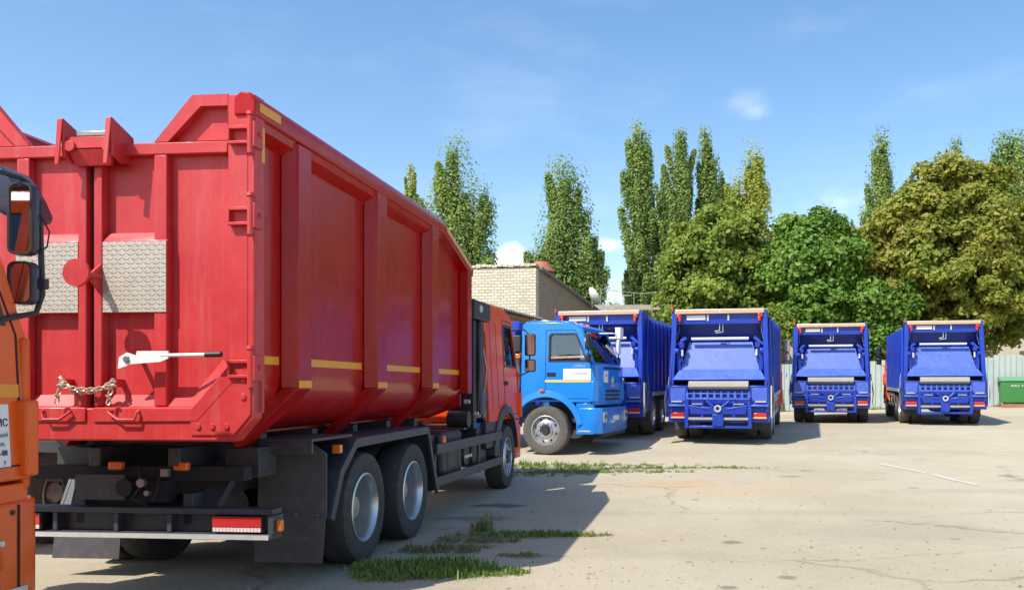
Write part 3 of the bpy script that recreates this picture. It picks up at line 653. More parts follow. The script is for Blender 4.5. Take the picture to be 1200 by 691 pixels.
broad_tree(1108, 45, [(1030, 330, 34, 50), (1020, 300, 26, 26), (1090, 378, 60, 24), (1150, 380, 56, 26), (1200, 365, 40, 34), (1048, 268, 30, 34), (1145, 248, 42, 34), (1100, 262, 72, 46), (1150, 270, 60, 46), (1090, 210, 30, 22), (1140, 212, 36, 22), (1105, 300, 80, 62), (1110, 350, 90, 50), (1098, 232, 54, 42), (1180, 345, 50, 50), (1075, 245, 36, 36), (1120, 215, 36, 24), (1145, 240, 44, 42), (1062, 275, 44, 48), (1115, 285, 70, 48), (1170, 288, 46, 48), (1080, 330, 66, 44), (1140, 340, 66, 44), (1190, 335, 36, 44), (1050, 318, 30, 34), (1200, 300, 34, 40)], 'large chestnut turning yellow and brown behind the rightmost truck', 'chestnut_y', 64000, G2)
broad_tree(1034, 43.6, [(1035, 372, 26, 26), (1022, 350, 18, 18), (1050, 352, 22, 22), (1030, 398, 22, 20)], 'small bright green tree filling the gap between the last two trucks', 'chestnut', 6500, G2)
broad_tree(914, 43.2, [(914, 388, 9, 8), (908, 372, 12, 10)], 'slender young tree with one leafy tuft in the gap above the fence', 'chestnut_o', 1500, G2)

# ------------------------------------------------------------ weeds and grass
def grass(px0, py0, rx, ry, n, hmin, hmax, label, mat='grass', ang=0, rag=.5, name='grass'):
    """Tufts of blades rooted round a ground point; rx, ry in metres."""
    c = at(px0, py0); ng = max(6, n//16)
    a = rng.uniform(0, 2*PI, ng); r = np.sqrt(rng.uniform(0, 1, ng)); r = np.where(rng.random(ng) < .35, r*rng.uniform(1, 1.6, ng), r)
    gx = c.x+np.cos(a)*r*rx; gy = c.y+np.sin(a)*r*ry
    tx = np.repeat(gx, 16)[:n]; ty = np.repeat(gy, 16)[:n]; n = len(tx)
    x = tx+rng.normal(0, .035, n); y = ty+rng.normal(0, .035, n)
    z = np.array([ground(float(p), float(q)) for p, q in zip(x, y)])
    h = rng.uniform(hmin*.6, hmax*.8, n)*np.repeat(rng.uniform(.25, 1.3, ng)**1.3, 16)[:n]
    dr = rng.uniform(0, 2*PI, n); ln = rng.uniform(.15, .9, n)*h; wd = .005+h*.03
    bx = np.cos(dr); by = np.sin(dr)
    v = np.empty((n, 5, 3))
    v[:, 0] = np.stack([x-by*wd, y+bx*wd, z-.004], 1); v[:, 1] = np.stack([x+by*wd, y-bx*wd, z-.004], 1)
    v[:, 2] = np.stack([x+bx*ln*.35+by*wd*.8, y+by*ln*.35-bx*wd*.8, z+h*.65], 1); v[:, 3] = np.stack([x+bx*ln*.35-by*wd*.8, y+by*ln*.35+bx*wd*.8, z+h*.65], 1)
    v[:, 4] = np.stack([x+bx*ln, y+by*ln, z+h], 1)
    me = bpy.data.meshes.new(name); me.from_pydata(v.reshape(-1, 3).tolist(), [], [f for i in range(n) for f in ((5*i, 5*i+1, 5*i+2, 5*i+3), (5*i+3, 5*i+2, 5*i+4))])
    at_ = me.attributes.new('leafvar', 'FLOAT', 'POINT'); at_.data.foreach_set('value', np.repeat(rng.uniform(0, 1, n), 5).astype(np.float32))
    me.materials.append(M[mat]); o = bpy.data.objects.new(name, me); COL.objects.link(o)
    return tag(o, label, None, None, 'stuff')
grass(498, 668, .62, .36, 5200, .03, .11, 'green grass tuft beside the rear wheels of the red truck')
grass(560, 672, .5, .12, 1100, .02, .07, 'green grass tuft beside the rear wheels of the red truck')
grass(460, 676, .35, .14, 800, .02, .07, 'dry grass at the rim of the tuft by the rear wheels', 'drygrass')
grass(520, 645, .4, .22, 900, .03, .10, 'dry grass at the rim of the tuft by the rear wheels', 'drygrass')
grass(625, 627, .70, .10, 2600, .02, .08, 'narrow line of grass crossing the shadow of the red truck')
grass(555, 634, .5, .12, 700, .02, .09, 'dry weeds at the end of the narrow grass line', 'drygrass')
grass(690, 627, .3, .06, 300, .01, .04, 'dry weeds at the end of the narrow grass line', 'drygrass')
grass(612, 650, .22, .08, 350, .01, .04, 'thin green weeds between the two grass lines')
grass(690, 553, 1.6, .14, 2300, .02, .09, 'long grass strip in front of the orange and blue cabs')
grass(640, 547, 1.3, .35, 1900, .03, .13, 'long grass strip in front of the orange and blue cabs')
grass(640, 555, .9, .3, 900, .03, .12, 'dry grass in the strip before the cabs', 'drygrass')
grass(790, 548, 1.9, .12, 2000, .015, .07, 'long grass strip in front of the orange and blue cabs')
grass(565, 622, .12, .06, 160, .1, .28, 'tall dry weed stalks beside the wet patch', 'drygrass')
grass(720, 545, 1.2, .1, 600, .02, .07, 'dry grass in the strip before the cabs', 'drygrass')
for i, t_ in enumerate(np.linspace(-19, 8, 16)):
    p = F0+FD*(t_*SW)-FN*.35; d_ = p.y; 
    px_ = CX+FPX*p.x/p.y; py_ = HY+(CH-ground(p.x, p.y))*FPX/p.y
    grass(px_, py_, 1.0, .22, 420, .08, .34, 'weeds growing along the foot of the sheet fence', 'drygrass' if i % 4 == 3 else 'grass', name='weeds')

# ------------------------------------------------------------ loose grit on the yard
mb = MB(); k = 0
while k < 1500:
    py_ = 500+190*random.random()**.7; p = at(random.uniform(250, 1230), py_)
    r_ = random.uniform(.004, .014)*random.choice((1, 1, 1, 1.8)); a = random.uniform(0, 6.3)
    vs = [p+Vector((math.cos(a+q*1.57)*r_*random.uniform(.7, 1.3), math.sin(a+q*1.57)*r_*random.uniform(.7, 1.3), 0)) for q in range(4)]+[p+Vector((random.uniform(-.3, .3)*r_, random.uniform(-.3, .3)*r_, r_*random.uniform(.5, 1)))]
    mb.add(vs, [(0, 1, 4), (1, 2, 4), (2, 3, 4), (3, 0, 4)]); k += 1
M['grit'] = paint('loose_grit', (.24, .2, .15), .9, .5, 3)
tag(mb.build('gravel', M['grit'], ang=10), 'loose grit scattered over the yard', kind='stuff')

# ------------------------------------------------------------ vehicle pieces
def tyre_profile(w=.30, r=.54, rr=.30):
    return [(rr, -w*.40), (rr+.05, -w*.46), (r-.12, -w*.5), (r-.05, -w*.49), (r-.018, -w*.455), (r-.006, -w*.3), (r, -w*.1), (r, w*.1), (r-.006, w*.3), (r-.018, w*.455), (r-.05, w*.49), (r-.12, w*.5), (rr+.05, w*.46), (rr, w*.40)]
def tread(i, k):
    if k in (3, 4, 9, 10): return -.010 if i % 2 else .003
    if k in (5, 8): return -.006 if (i+1) % 2 else 0
    return 0
def tyre_mb(): 
    m = MB(); m.lathe(tyre_profile(), 96, tread, close=True); return m
def front_wheel(parent, mat_rub, loc, right=True, protos={}):
    """Steered wheel: convex rim with hand-hole shade as dark discs and a ring of nuts."""
    key = ('f', mat_rub)
    if key not in protos:
        m = MB(); m.lathe([(.315, .11), (.33, .135), (.315, .14), (.295, .10), (.285, .06), (.245, .075), (.205, .115), (.185, .13), (.13, .135), (.125, .10), (.0, .10)], 40)
        m.lathe([(.315, .11), (.31, -.11), (.0, -.10)], 40)
        for i in range(10):
            a = 2*PI*i/10; m.cyl((.13, .16*math.cos(a), .16*math.sin(a)), (.158, .16*math.cos(a), .16*math.sin(a)), .016, .013, 6)
        w = m.build('wheel', M['silver'], parent)
        t = tyre_mb().build('tyre', mat_rub, w, ang=50)
        h = MB(); h.cyl((.09, 0, 0), (.165, 0, 0), .105, .085, 18); h.lathe([(.135, .119), (.182, .135)], 30); hb = h.build('hub', M['darkgrey'], w)
        h = MB()
        for i in range(8):
            a = 2*PI*(i+.5)/8; h.cyl((.02, .245*math.cos(a), .245*math.sin(a)), (.089, .235*math.cos(a), .235*math.sin(a)), .033, .031, 10)
        h.build('hole_shade_disc', M['dark'], w); protos[key] = w  # dark discs paint the shade of hand holes; the rim is uncut
    else:
        w = copy_tree(protos[key], parent)
    w.location = loc; w.rotation_euler = (random.uniform(0, 6), 0, 0) if right else (random.uniform(0, 6), 0, PI)
    return w
def dual_wheel(parent, mat_rub, loc, right=True, protos={}):
    """Twin rear wheel: deep dished rim."""
    key = ('d', mat_rub)
    if key not in protos:
        m = MB(); m.lathe([(.315, -.11), (.318, .11), (.335, .14), (.318, .148), (.298, .12), (.298, .06), (.29, .0), (.286, -.085)], 44)
        dm_ = MB(); dm_.lathe([(.287, -.085), (.262, -.095), (.2, -.095), (.13, -.08), (.12, .02), (.10, .04), (0, .045)], 44)
        for i in range(10):
            a = 2*PI*i/10; dm_.cyl((-.10, .165*math.cos(a), .165*math.sin(a)), (-.12, .165*math.cos(a), .165*math.sin(a)), .017, .014, 6)
        w = m.build('wheel', M['silver'], parent); dm_.build('rim_disc', M['steel'], w)
        tyre_mb().build('tyre', mat_rub, w, ang=50); t2 = share([c for c in children(w) if c.name.startswith('tyre')][0], w, (-.34, 0, 0))
        m = MB(); m.lathe([(.31, -.46), (.31, -.2)], 28); m.cyl((-.4, 0, 0), (-.2, 0, 0), .2); m.build('inner_rim', M['darkgrey'], w)
        h = MB()
        for i in range(8):
            a = 2*PI*(i+.5)/8; h.cyl((-.14, .232*math.cos(a), .232*math.sin(a)), (-.088, .232*math.cos(a), .232*math.sin(a)), .03, .03, 10)
        h.build('hole_shade_disc', M['dark'], w); protos[key] = w  # hole shade given by dark discs on a closed rim disc
    else:
        w = copy_tree(protos[key], parent)
    w.location = loc; w.rotation_euler = (random.uniform(0, 6), 0, 0) if right else (random.uniform(0, 6), 0, PI)
    return w

def cab(t, mat, ya, R_=-.55, guard=None, detail=True, mirrors=True, lettering=None, tall=2.95):
    """Cab-over lorry cab; ya is the front axle's place along the truck, R_ the cab's rear end behind the axle."""
    off = (0, ya, 0); F = 1.12; Wd = 1.21; ztop = tall
    def X(z, W_=Wd): return W_-.05*max(0, z-1.15)
    arch = [(.72*math.cos(a), .54+.72*math.sin(a)) for a in np.linspace(R(123), R(57), 9)]
    outer = [(R_, 1.16)]+([(arch[0][0], 1.16)] if True else [])+arch[1:-1]+[(arch[-1][0], 1.16), (F-.02, 1.16), (F, 1.25), (F, 1.98), (F-.04, 2.08), (.80, ztop-.14), (.62, ztop-.05), (.3, ztop), (R_+.12, ztop), (R_+.03, ztop-.04), (R_, ztop-.12)]
    win = [(.06, 2.06), (.93, 2.06), (.90, 2.16), (.70, ztop-.28), (.64, ztop-.25), (.11, ztop-.25), (.06, ztop-.30)]
    b = MB(off)
    for s in (1, -1):
        poly_hole(outer, [win], lambda p, d, s=s: (s*(X(p[1])-d), p[0], p[1]), .045, b)
    ins = .04
    def slab(p0, p1, th=.04, w=None):     # a sheet across the cab between two profile points
        (y0, z0), (y1, z1) = p0, p1; n = Vector((0, z1-z0, y0-y1)).normalized()*th
        b.hexa([(-X(z0)+ins, y0, z0), (X(z0)-ins, y0, z0), (X(z0)-ins, y0+n.y, z0+n.z), (-X(z0)+ins, y0+n.y, z0+n.z),
                (-X(z1)+ins, y1, z1), (X(z1)-ins, y1, z1), (X(z1)-ins, y1+n.y, z1+n.z), (-X(z1)+ins, y1+n.y, z1+n.z)])
    roof = [(.80, ztop-.14), (.62, ztop-.05), (.3, ztop), (R_+.12, ztop), (R_+.03, ztop-.04), (R_, ztop-.12)]
    for i in range(len(roof)-1): slab(roof[i+1], roof[i], -.04)
    # domed roof skin
    b.prism([(-1.02, ztop-.03), (1.02, ztop-.03), (.8, ztop+.05), (-.8, ztop+.05)], 'y', R_+.15, .45)
    slab((R_, ztop-.12), (R_, 1.16), .04)
    b.box(-X(1.2)+ins, X(1.2)-ins, R_+.05, F-.1, 1.17, 1.22)          # floor
    body = b.build('cab', mat, t, bevel=.012)
    # front face, proud and rounded, with grille slots
    fp = MB(off); fp.prism([(-Wd+.01, F-.06), (Wd-.01, F-.06), (Wd-.02, F+.005), (Wd-.14, F+.07), (.5, F+.10), (-.5, F+.10), (-Wd+.14, F+.07), (-Wd+.02, F+.005)], 'z', 1.10, 1.99)
    front = fp.build('front_panel', mat, body, bevel=.02)
    g = MB(off)
    for z in (1.2, 1.29, 1.38): g.box(-.62, .62, F+.085, F+.106, z, z+.055)
    g.box(-.75, .75, F+.08, F+.104, 1.90, 1.95); g.build('grille_slot', M['black'], body)
    em = MB(off); em.cyl((0, F+.10, 1.66), (0, F+.112, 1.66), .085, .075, 18); em.build('badge', M['galv'], body)
    # windscreen and its seal, wipers, visor band
    z0, z1, y0, y1 = 2.03, ztop-.16, F-.02, .80
    ws = MB(off); ws.hexa([(-X(z0)+.1, y0-.012, z0), (X(z0)-.1, y0-.012, z0), (X(z0)-.1, y0, z0), (-X(z0)+.1, y0, z0), (-X(z1)+.1, y1-.012, z1), (X(z1)-.1, y1-.012, z1), (X(z1)-.1, y1, z1), (-X(z1)+.1, y1, z1)])
    ws.build('windscreen', M['glass'], body)
    pl = MB(off)
    for s in (1, -1): pl.hexa([(s*(X(z0)-.10), y0-.03, z0-.06), (s*(X(z0)-.04), y0-.03, z0-.06), (s*(X(z0)-.04), y0+.015, z0-.06), (s*(X(z0)-.10), y0+.015, z0-.06), (s*(X(z1)-.11), y1-.03, z1+.02), (s*(X(z1)-.04), y1-.03, z1+.02), (s*(X(z1)-.04), y1+.015, z1+.02), (s*(X(z1)-.11), y1+.015, z1+.02)])
    pl.box(-X(z1)+.06, X(z1)-.06, y1-.05, y1+.02, z1-.02, z1+.05); pl.box(-X(z0)+.06, X(z0)-.06, y0-.06, y0+.02, z0-.08, z0+.01)
    pl.build('windscreen_frame', mat, body)
    wp = MB(off)
    for x in (-.55, .25): wp.tube([(x, y0+.04, z0+.02), (x+.35, y0-.09, z0+.33)], .012, 5)
    wp.build('wiper', M['black'], body)
    for s in (1, -1):
        gl = MB(off); gl.prism(win, 'x', 0, .006); gl.v = [Vector((s*(X(v.z)-.028+(v.x)), v.y, v.z)) for v in gl.v]; gl.build('side_window', M['glass'], body)
        sl_ = MB(off)
        inn = [(.5+(p[0]-.5)*.93, 2.37+(p[1]-2.37)*.91) for p in win]
        sl_.ring([(.5+(p[0]-.5)*1.03, 2.37+(p[1]-2.37)*1.03) for p in win], inn, 'x', 0, .012); sl_.v = [Vector((s*(X(v.z)-.006+v.x), v.y, v.z)) for v in sl_.v]; sl_.build('window_seal', M['black'], body)
        # door seam, handle, drip rail
        dm = MB(off); dr = [(-.02, 1.3), (-.02, ztop-.17), (.66, ztop-.17), (F-.09, 2.0), (F-.09, 1.24), (.44, 1.24), (.36, 1.30)]
        cx_, cz_ = .45, 2.0
        dm.ring(dr, [(cx_+(p[0]-cx_)*.976, cz_+(p[1]-cz_)*.986) for p in dr], 'x', 0, .006); dm.v = [Vector((s*(X(v.z)-.002+v.x), v.y, v.z)) for v in dm.v]; dm.build('door_seam', M['dark'], body)
        hd = MB(off); hd.box(0, .03, .04, .2, 1.76, 1.80); hd.box(0, .012, .02, .22, 1.74, 1.82); hd.v = [Vector((s*(X(1.78)+v.x), v.y, v.z)) for v in hd.v]; hd.build('door_handle', M['black'], body)
        # flared mudguard above the front wheel
        fl = MB(off); a_ = np.linspace(R(8), R(176), 20); lo = .74; up = .86
        o_ = [(up*math.cos(a)+.0, .56+up*math.sin(a)) for a in a_]; i_ = [(lo*math.cos(a), .54+lo*math.sin(a)) for a in a_]
        vs = []
        for (p, q), (p2, q2) in zip(o_, i_): vs += [(s*(X(1.2)-.5), p, q), (s*(X(1.2)+.02), p, q), (s*(X(1.2)+.05), p2, q2), (s*(X(1.2)-.5), p2, q2)]
        n = len(o_); fs = [(4*i+k, 4*i+(k+1) % 4, 4*i+4+(k+1) % 4, 4*i+4+k) for i in range(n-1) for k in range(4)]+[(0, 1, 2, 3), (4*n-4, 4*n-1, 4*n-2, 4*n-3)]
        fl.add(vs, fs); fl.build('mudguard', guard or mat, body, bevel=.008)
        ml = MB(off); ml.box(s*(X(1.2)+.03), s*(X(1.2)+.07), -.13, -.03, 1.40, 1.45); ml.build('side_lamp', M['amber'], body)
        # entry steps below the door
        st = MB(off); st.box(s*(Wd-.14), s*(Wd-.02), .70, F-.02, .50, 1.14); st.box(s*(Wd-.3), s*(Wd+.01), .70, F-.02, .46, .52); st.build('step_panel', mat, body, bevel=.01)
        sp = MB(off); sp.box(s*(Wd-.025), s*(Wd-.012), .74, F-.06, .84, .92); sp.build('step_opening', M['galv'], body)
        sp = MB(off); sp.box(s*(Wd-.03), s*(Wd+.02), .76, F-.08, .515, .545); sp.build('step_tread', M['galv'], body)
        # corner deflector
        cdm = MB(off); cdm.prism([(Wd-.04, F-.12), (Wd+.035, F-.11), (Wd+.045, F-.02), (Wd-.05, F+.085), (Wd-.12, F+.07)], 'z', 1.18, 1.62); cdm.v = [Vector((s*v.x, v.y, v.z)) for v in cdm.v]; cdm.build('corner_deflector', mat, body, bevel=.012)
        if mirrors:
            mr = MB(off); mr.tube([(s*1.1, F-.25, 2.72), (s*1.28, F+.02, 2.76), (s*1.38, F+.03, 2.66), (s*1.38, F+.03, 2.0), (s*1.16, F-.05, 1.9)], .015, 6); mr.build('mirror_arm', M['black'], body)
            mr = MB(off); mr.box(s*1.30, s*1.50, F-.06, F+.03, 2.28, 2.68); h_ = mr.build('mirror_housing', M['black'], body, bevel=.03)
            mr = MB(off); mr.box(s*1.30, s*1.50, F-.06, F+.03, 1.99, 2.22); mr.build('mirror_housing', M['black'], body, bevel=.03)
            for za, zb in ((2.3, 2.66), (2.01, 2.2)): MB(off).box(s*1.315, s*1.485, F-.068, F-.061, za, zb).build('mirror_glass', M['mirror'], body)
        hl = MB(off); hl.box(s*.80, s*1.08, F+.13, F+.185, .72, .95); hl.build('headlight', M['galv'], body, bevel=.01)
        hl = MB(off); hl.cyl((s*.88, F+.18, .84), (s*.88, F+.195, .84), .05, .05, 12); hl.cyl((s*1.0, F+.18, .84), (s*1.0, F+.195, .84), .05, .05, 12); hl.build('headlight_glass', M['glass'], body)
    bu = MB(off); bu.prism([(-Wd, F-.35), (-Wd+.1, F-.38), (-Wd+.1, F-.1), (Wd-.1, F-.1), (Wd-.1, F-.38), (Wd, F-.35), (Wd+.01, F-.0), (Wd-.1, F+.16), (.6, F+.18), (-.6, F+.18), (-Wd+.1, F+.16), (-Wd-.01, F-.0)], 'z', .47, 1.04)
    bumper = bu.build('bumper', mat, body, bevel=.025)
    for x in (-.3, .3): MB(off).box(x-.05, x+.05, F+.17, F+.24, .6, .68).build('tow_eye', M['steel'], body)
    MB(off).box(-.26, .26, F+.18, F+.19, .74, .85).build('number_plate', M['white'], body)
    MB(off).box(-1.0, 1.0, F+.02, F+.15, .40, .465).build('bumper_lip', M['black'], body)
    # inside
    ii = MB(off)
    for x in (-.6, .6): ii.box(x-.27, x+.27, -.1, .4, 1.35, 1.75); ii.hexa([(x-.25, -.2, 1.7), (x+.25, -.2, 1.7), (x+.25, -.06, 1.7), (x-.25, -.06, 1.7), (x-.2, -.32, 2.5), (x+.2, -.32, 2.5), (x+.2, -.22, 2.5), (x-.2, -.22, 2.5)])
    ii.box(-1.08, 1.08, F-.4, F-.08, 1.4, 1.98); ii.build('seats_and_dashboard', M['dark'], body)
    sw = MB(off); pts = [(-.6+.21*math.cos(a), F-.48+.1*math.sin(a), 2.05+.17*math.sin(a)) for a in np.linspace(0, 2*PI, 17)]; sw.tube(pts, .015, 5); sw.build('steering_wheel', M['black'], body)
    if detail:
        for x in (-.5, 0, .5): MB(off).box(x-.05, x+.05, .4, .52, ztop+.0, ztop+.05).build('roof_lamp', M['amber'], body, bevel=.01)
    return body

def chassis(t, y0, y1, zt=1.05, z0=.78, x=.42):
    m = MB()
    for s in (1, -1): m.box(s*x-.04, s*x+.04, y0, y1, z0, zt)
    k = y0
    while k < y1: m.box(-x+.04, x-.04, k, k+.1, z0+.03, zt-.03); k += 1.0
    return m.build('chassis_frame', M['chassis'], t)
def axle(t, y, w=1.0, r=.09):
    m = MB(); m.cyl((-w, y, .54), (w, y, .54), r); m.cyl((0, y-.22, .56), (0, y+.22, .56), .23, .2, 14); return m.build('axle', M['chassis'], t)

# ------------------------------------------------------------ red tipper truck (the big one)
HEAD = math.degrees(math.atan((830-728)/1040))
_u, _w = -4.61, 8.24; _c, _s = math.cos(R(HEAD)), math.sin(R(HEAD))
T = empty('tipper_truck', (_u*_c+_w*_s, -_u*_s+_w*_c, 0), HEAD)
tag(T, 'big red scrap tipper truck with orange cab, seen from its tall rear doors', 'truck')
HB = 1.285                                              # half width of the body
YR, YF = -2.0, 4.04                                    # rear frame and front end
def side_skin(s):
    """The recessed side sheet, curving in under the ribs."""
    prof = [(HB-.13, 3.74), (HB-.13, 1.80), (HB-.145, 1.70), (HB-.19, 1.60), (HB-.27, 1.49), (HB-.38, 1.40), (HB-.52, 1.34), (HB-.6, 1.32)]
    m = MB(); vs = []; n = len(prof)
    for x, z in prof: vs += [(s*x, YR+.1, z), (s*x, YF, min(z, 3.41) if z > 3.4 else z)]
    # side outline: full height to y 2.7, then falling to the front
    fs = []; v2 = []
    cols = (YR+.1, .3, 2.70, YF)
    for y in cols:
        for x, z in prof: v2.append((s*x, y, 3.41-.03 if (z > 3.4 and y == YF) else z))
    for c_ in range(len(cols)-1):
        for i in range(n-1): fs.append((c_*n+i, c_*n+i+1, (c_+1)*n+i+1, (c_+1)*n+i))
    k = len(v2); th = .03
    v3 = [(x-s*th, y, z+(th if z < 1.6 else 0)) for x, y, z in v2]
    m.add(v2+v3, fs+[[k+i for i in reversed(f)] for f in fs]+[(i, i+1, k+i+1, k+i) for i in range(n-1)]+[(3*n+i+1, 3*n+i, k+3*n+i, k+3*n+i+1) for i in range(n-1)])
    return m
bm_ = MB()
for s in (1, -1):
    q = side_skin(s); bm_.add(q.v, q.f)
bm_.box(-.69, .69, YR+.1, YF, 1.305, 1.34)
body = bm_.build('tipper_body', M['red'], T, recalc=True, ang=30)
fw = MB(); fw.prism([(-HB+.16, 1.45), (-.66, 1.275), (.66, 1.275), (HB-.16, 1.45), (HB-.16, 3.36), (-HB+.16, 3.36)], 'y', YF-.06, YF-.005); fw.build('front_wall', M['red'], body)
for y in (-1.0, 0.0, 1.0, 2.0, 3.0): MB().box(-.8, .8, y, y+.12, 1.20, 1.303).build('cross_bearer', M['chassis'], body)
for s in (1, -1):
    # top rim, straight then falling to the front
    m = MB(); pr = [(HB-.15, 3.70), (HB+.01, 3.70), (HB+.02, 3.80), (HB-.02, 3.865), (HB-.10, 3.875), (HB-.15, 3.83)]
    vs = []
    for y, dz in ((YR-.02, 0), (2.70, -.045), (YF+.02, -.44)):
        vs += [(s*x, y, z+dz) for x, z in pr]
    k = len(pr); m.add(vs, [(c_*k+i, c_*k+(i+1) % k, (c_+1)*k+(i+1) % k, (c_+1)*k+i) for c_ in range(2) for i in range(k)]+[list(range(k)), list(range(3*k-1, 2*k-1, -1))])
    m.build('top_rim', M['red'], body, bevel=.012)
    m = MB(); m.hexa([(s*(HB-.128), YR+.12, 3.58), (s*(HB-.03), YR+.12, 3.64), (s*(HB-.03), 2.7, 3.60), (s*(HB-.128), 2.7, 3.54), (s*(HB-.128), YR+.12, 3.70), (s*(HB-.02), YR+.12, 3.70), (s*(HB-.02), 2.7, 3.655), (s*(HB-.128), 2.7, 3.655)])
    m.build('rim_band', M['red'], body)
    for ya_, yb_ in ((-1.32, -1.03), (.42, .74), (2.22, 2.52)):
        m = MB(); zt_ = 3.69; zb_ = 1.69
        o_ = HB; i_ = HB-.129
        m.hexa([(s*i_, ya_-.03, zb_), (s*o_, ya_+.02, zb_), (s*o_, yb_-.02, zb_), (s*i_, yb_+.03, zb_), (s*i_, ya_-.03, zt_), (s*o_, ya_+.02, zt_), (s*o_, yb_-.02, zt_), (s*i_, yb_+.03, zt_)])
        # foot of the rib runs in under the curved skin
        m.hexa([(s*(HB-.58), ya_+.03, 1.25), (s*(HB-.54), ya_+.03, 1.20), (s*(HB-.54), yb_-.03, 1.20), (s*(HB-.58), yb_-.03, 1.25), (s*i_, ya_-.03, zb_-.001), (s*o_, ya_+.02, zb_-.001), (s*o_, yb_-.02, zb_-.001), (s*i_, yb_+.03, zb_-.001)])
        m.build('side_rib', M['red'], body, bevel=.012)
        MB().box(s*HB, s*(HB+.004), ya_+.03, yb_-.03, 1.695, 1.755).build('reflective_strip', M['yellow'], body)
    m = MB(); m.box(s*(HB-.129), s*HB, 3.84, YF-.001, 1.62, 3.42); m.build('front_post', M['red'], body, bevel=.012)
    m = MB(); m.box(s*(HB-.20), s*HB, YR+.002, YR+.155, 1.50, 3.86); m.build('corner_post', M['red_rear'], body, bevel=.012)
    for ya_, yb_ in ((-1.86, -1.38), (-.97, .34), (.80, 2.14), (2.58, 3.82)):
        MB().box(s*(HB-.129), s*(HB-.125), ya_, yb_, 1.88, 1.945).build('reflective_strip', M['yellow'], body)
    MB().box(s*(HB+.015), s*(HB+.024), YR+.04, YR+.36, 3.735, 3.80).build('reflective_strip', M['yellow'], body)
    MB().box(s*HB, s*(HB+.004), YR+.10, YR+.145, 3.38, 3.645).build('reflective_strip', M['yellow'], body)
    m = MB(); m.hexa([(s*(HB+.016), 2.78, 3.68), (s*(HB+.024), 2.78, 3.68), (s*(HB+.024), 3.96, 3.34), (s*(HB+.016), 3.96, 3.34), (s*(HB+.016), 2.78, 3.74), (s*(HB+.024), 2.78, 3.74), (s*(HB+.024), 3.96, 3.40), (s*(HB+.016), 3.96, 3.40)])
    m.build('reflective_strip', M['tan'], body)
# rear frame under the doors with its cut corners
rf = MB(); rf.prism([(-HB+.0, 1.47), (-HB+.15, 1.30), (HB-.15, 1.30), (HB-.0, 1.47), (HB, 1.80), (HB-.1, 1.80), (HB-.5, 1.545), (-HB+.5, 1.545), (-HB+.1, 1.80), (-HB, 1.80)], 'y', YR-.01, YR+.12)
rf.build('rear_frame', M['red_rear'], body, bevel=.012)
for s in (1, -1):
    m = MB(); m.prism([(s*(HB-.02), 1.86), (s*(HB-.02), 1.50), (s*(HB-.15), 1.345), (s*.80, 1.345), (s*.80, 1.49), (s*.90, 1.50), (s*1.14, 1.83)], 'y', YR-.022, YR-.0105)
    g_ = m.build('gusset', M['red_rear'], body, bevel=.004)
    for x, z in ((1.215, 1.76), (1.21, 1.63), (1.08, 1.41), (.97, 1.41), (.86, 1.41)): MB().cyl((s*x, YR-.022, z), (s*x, YR-.034, z), .026, .02, 10).build('gusset_bolt', M['red_rear'], body)
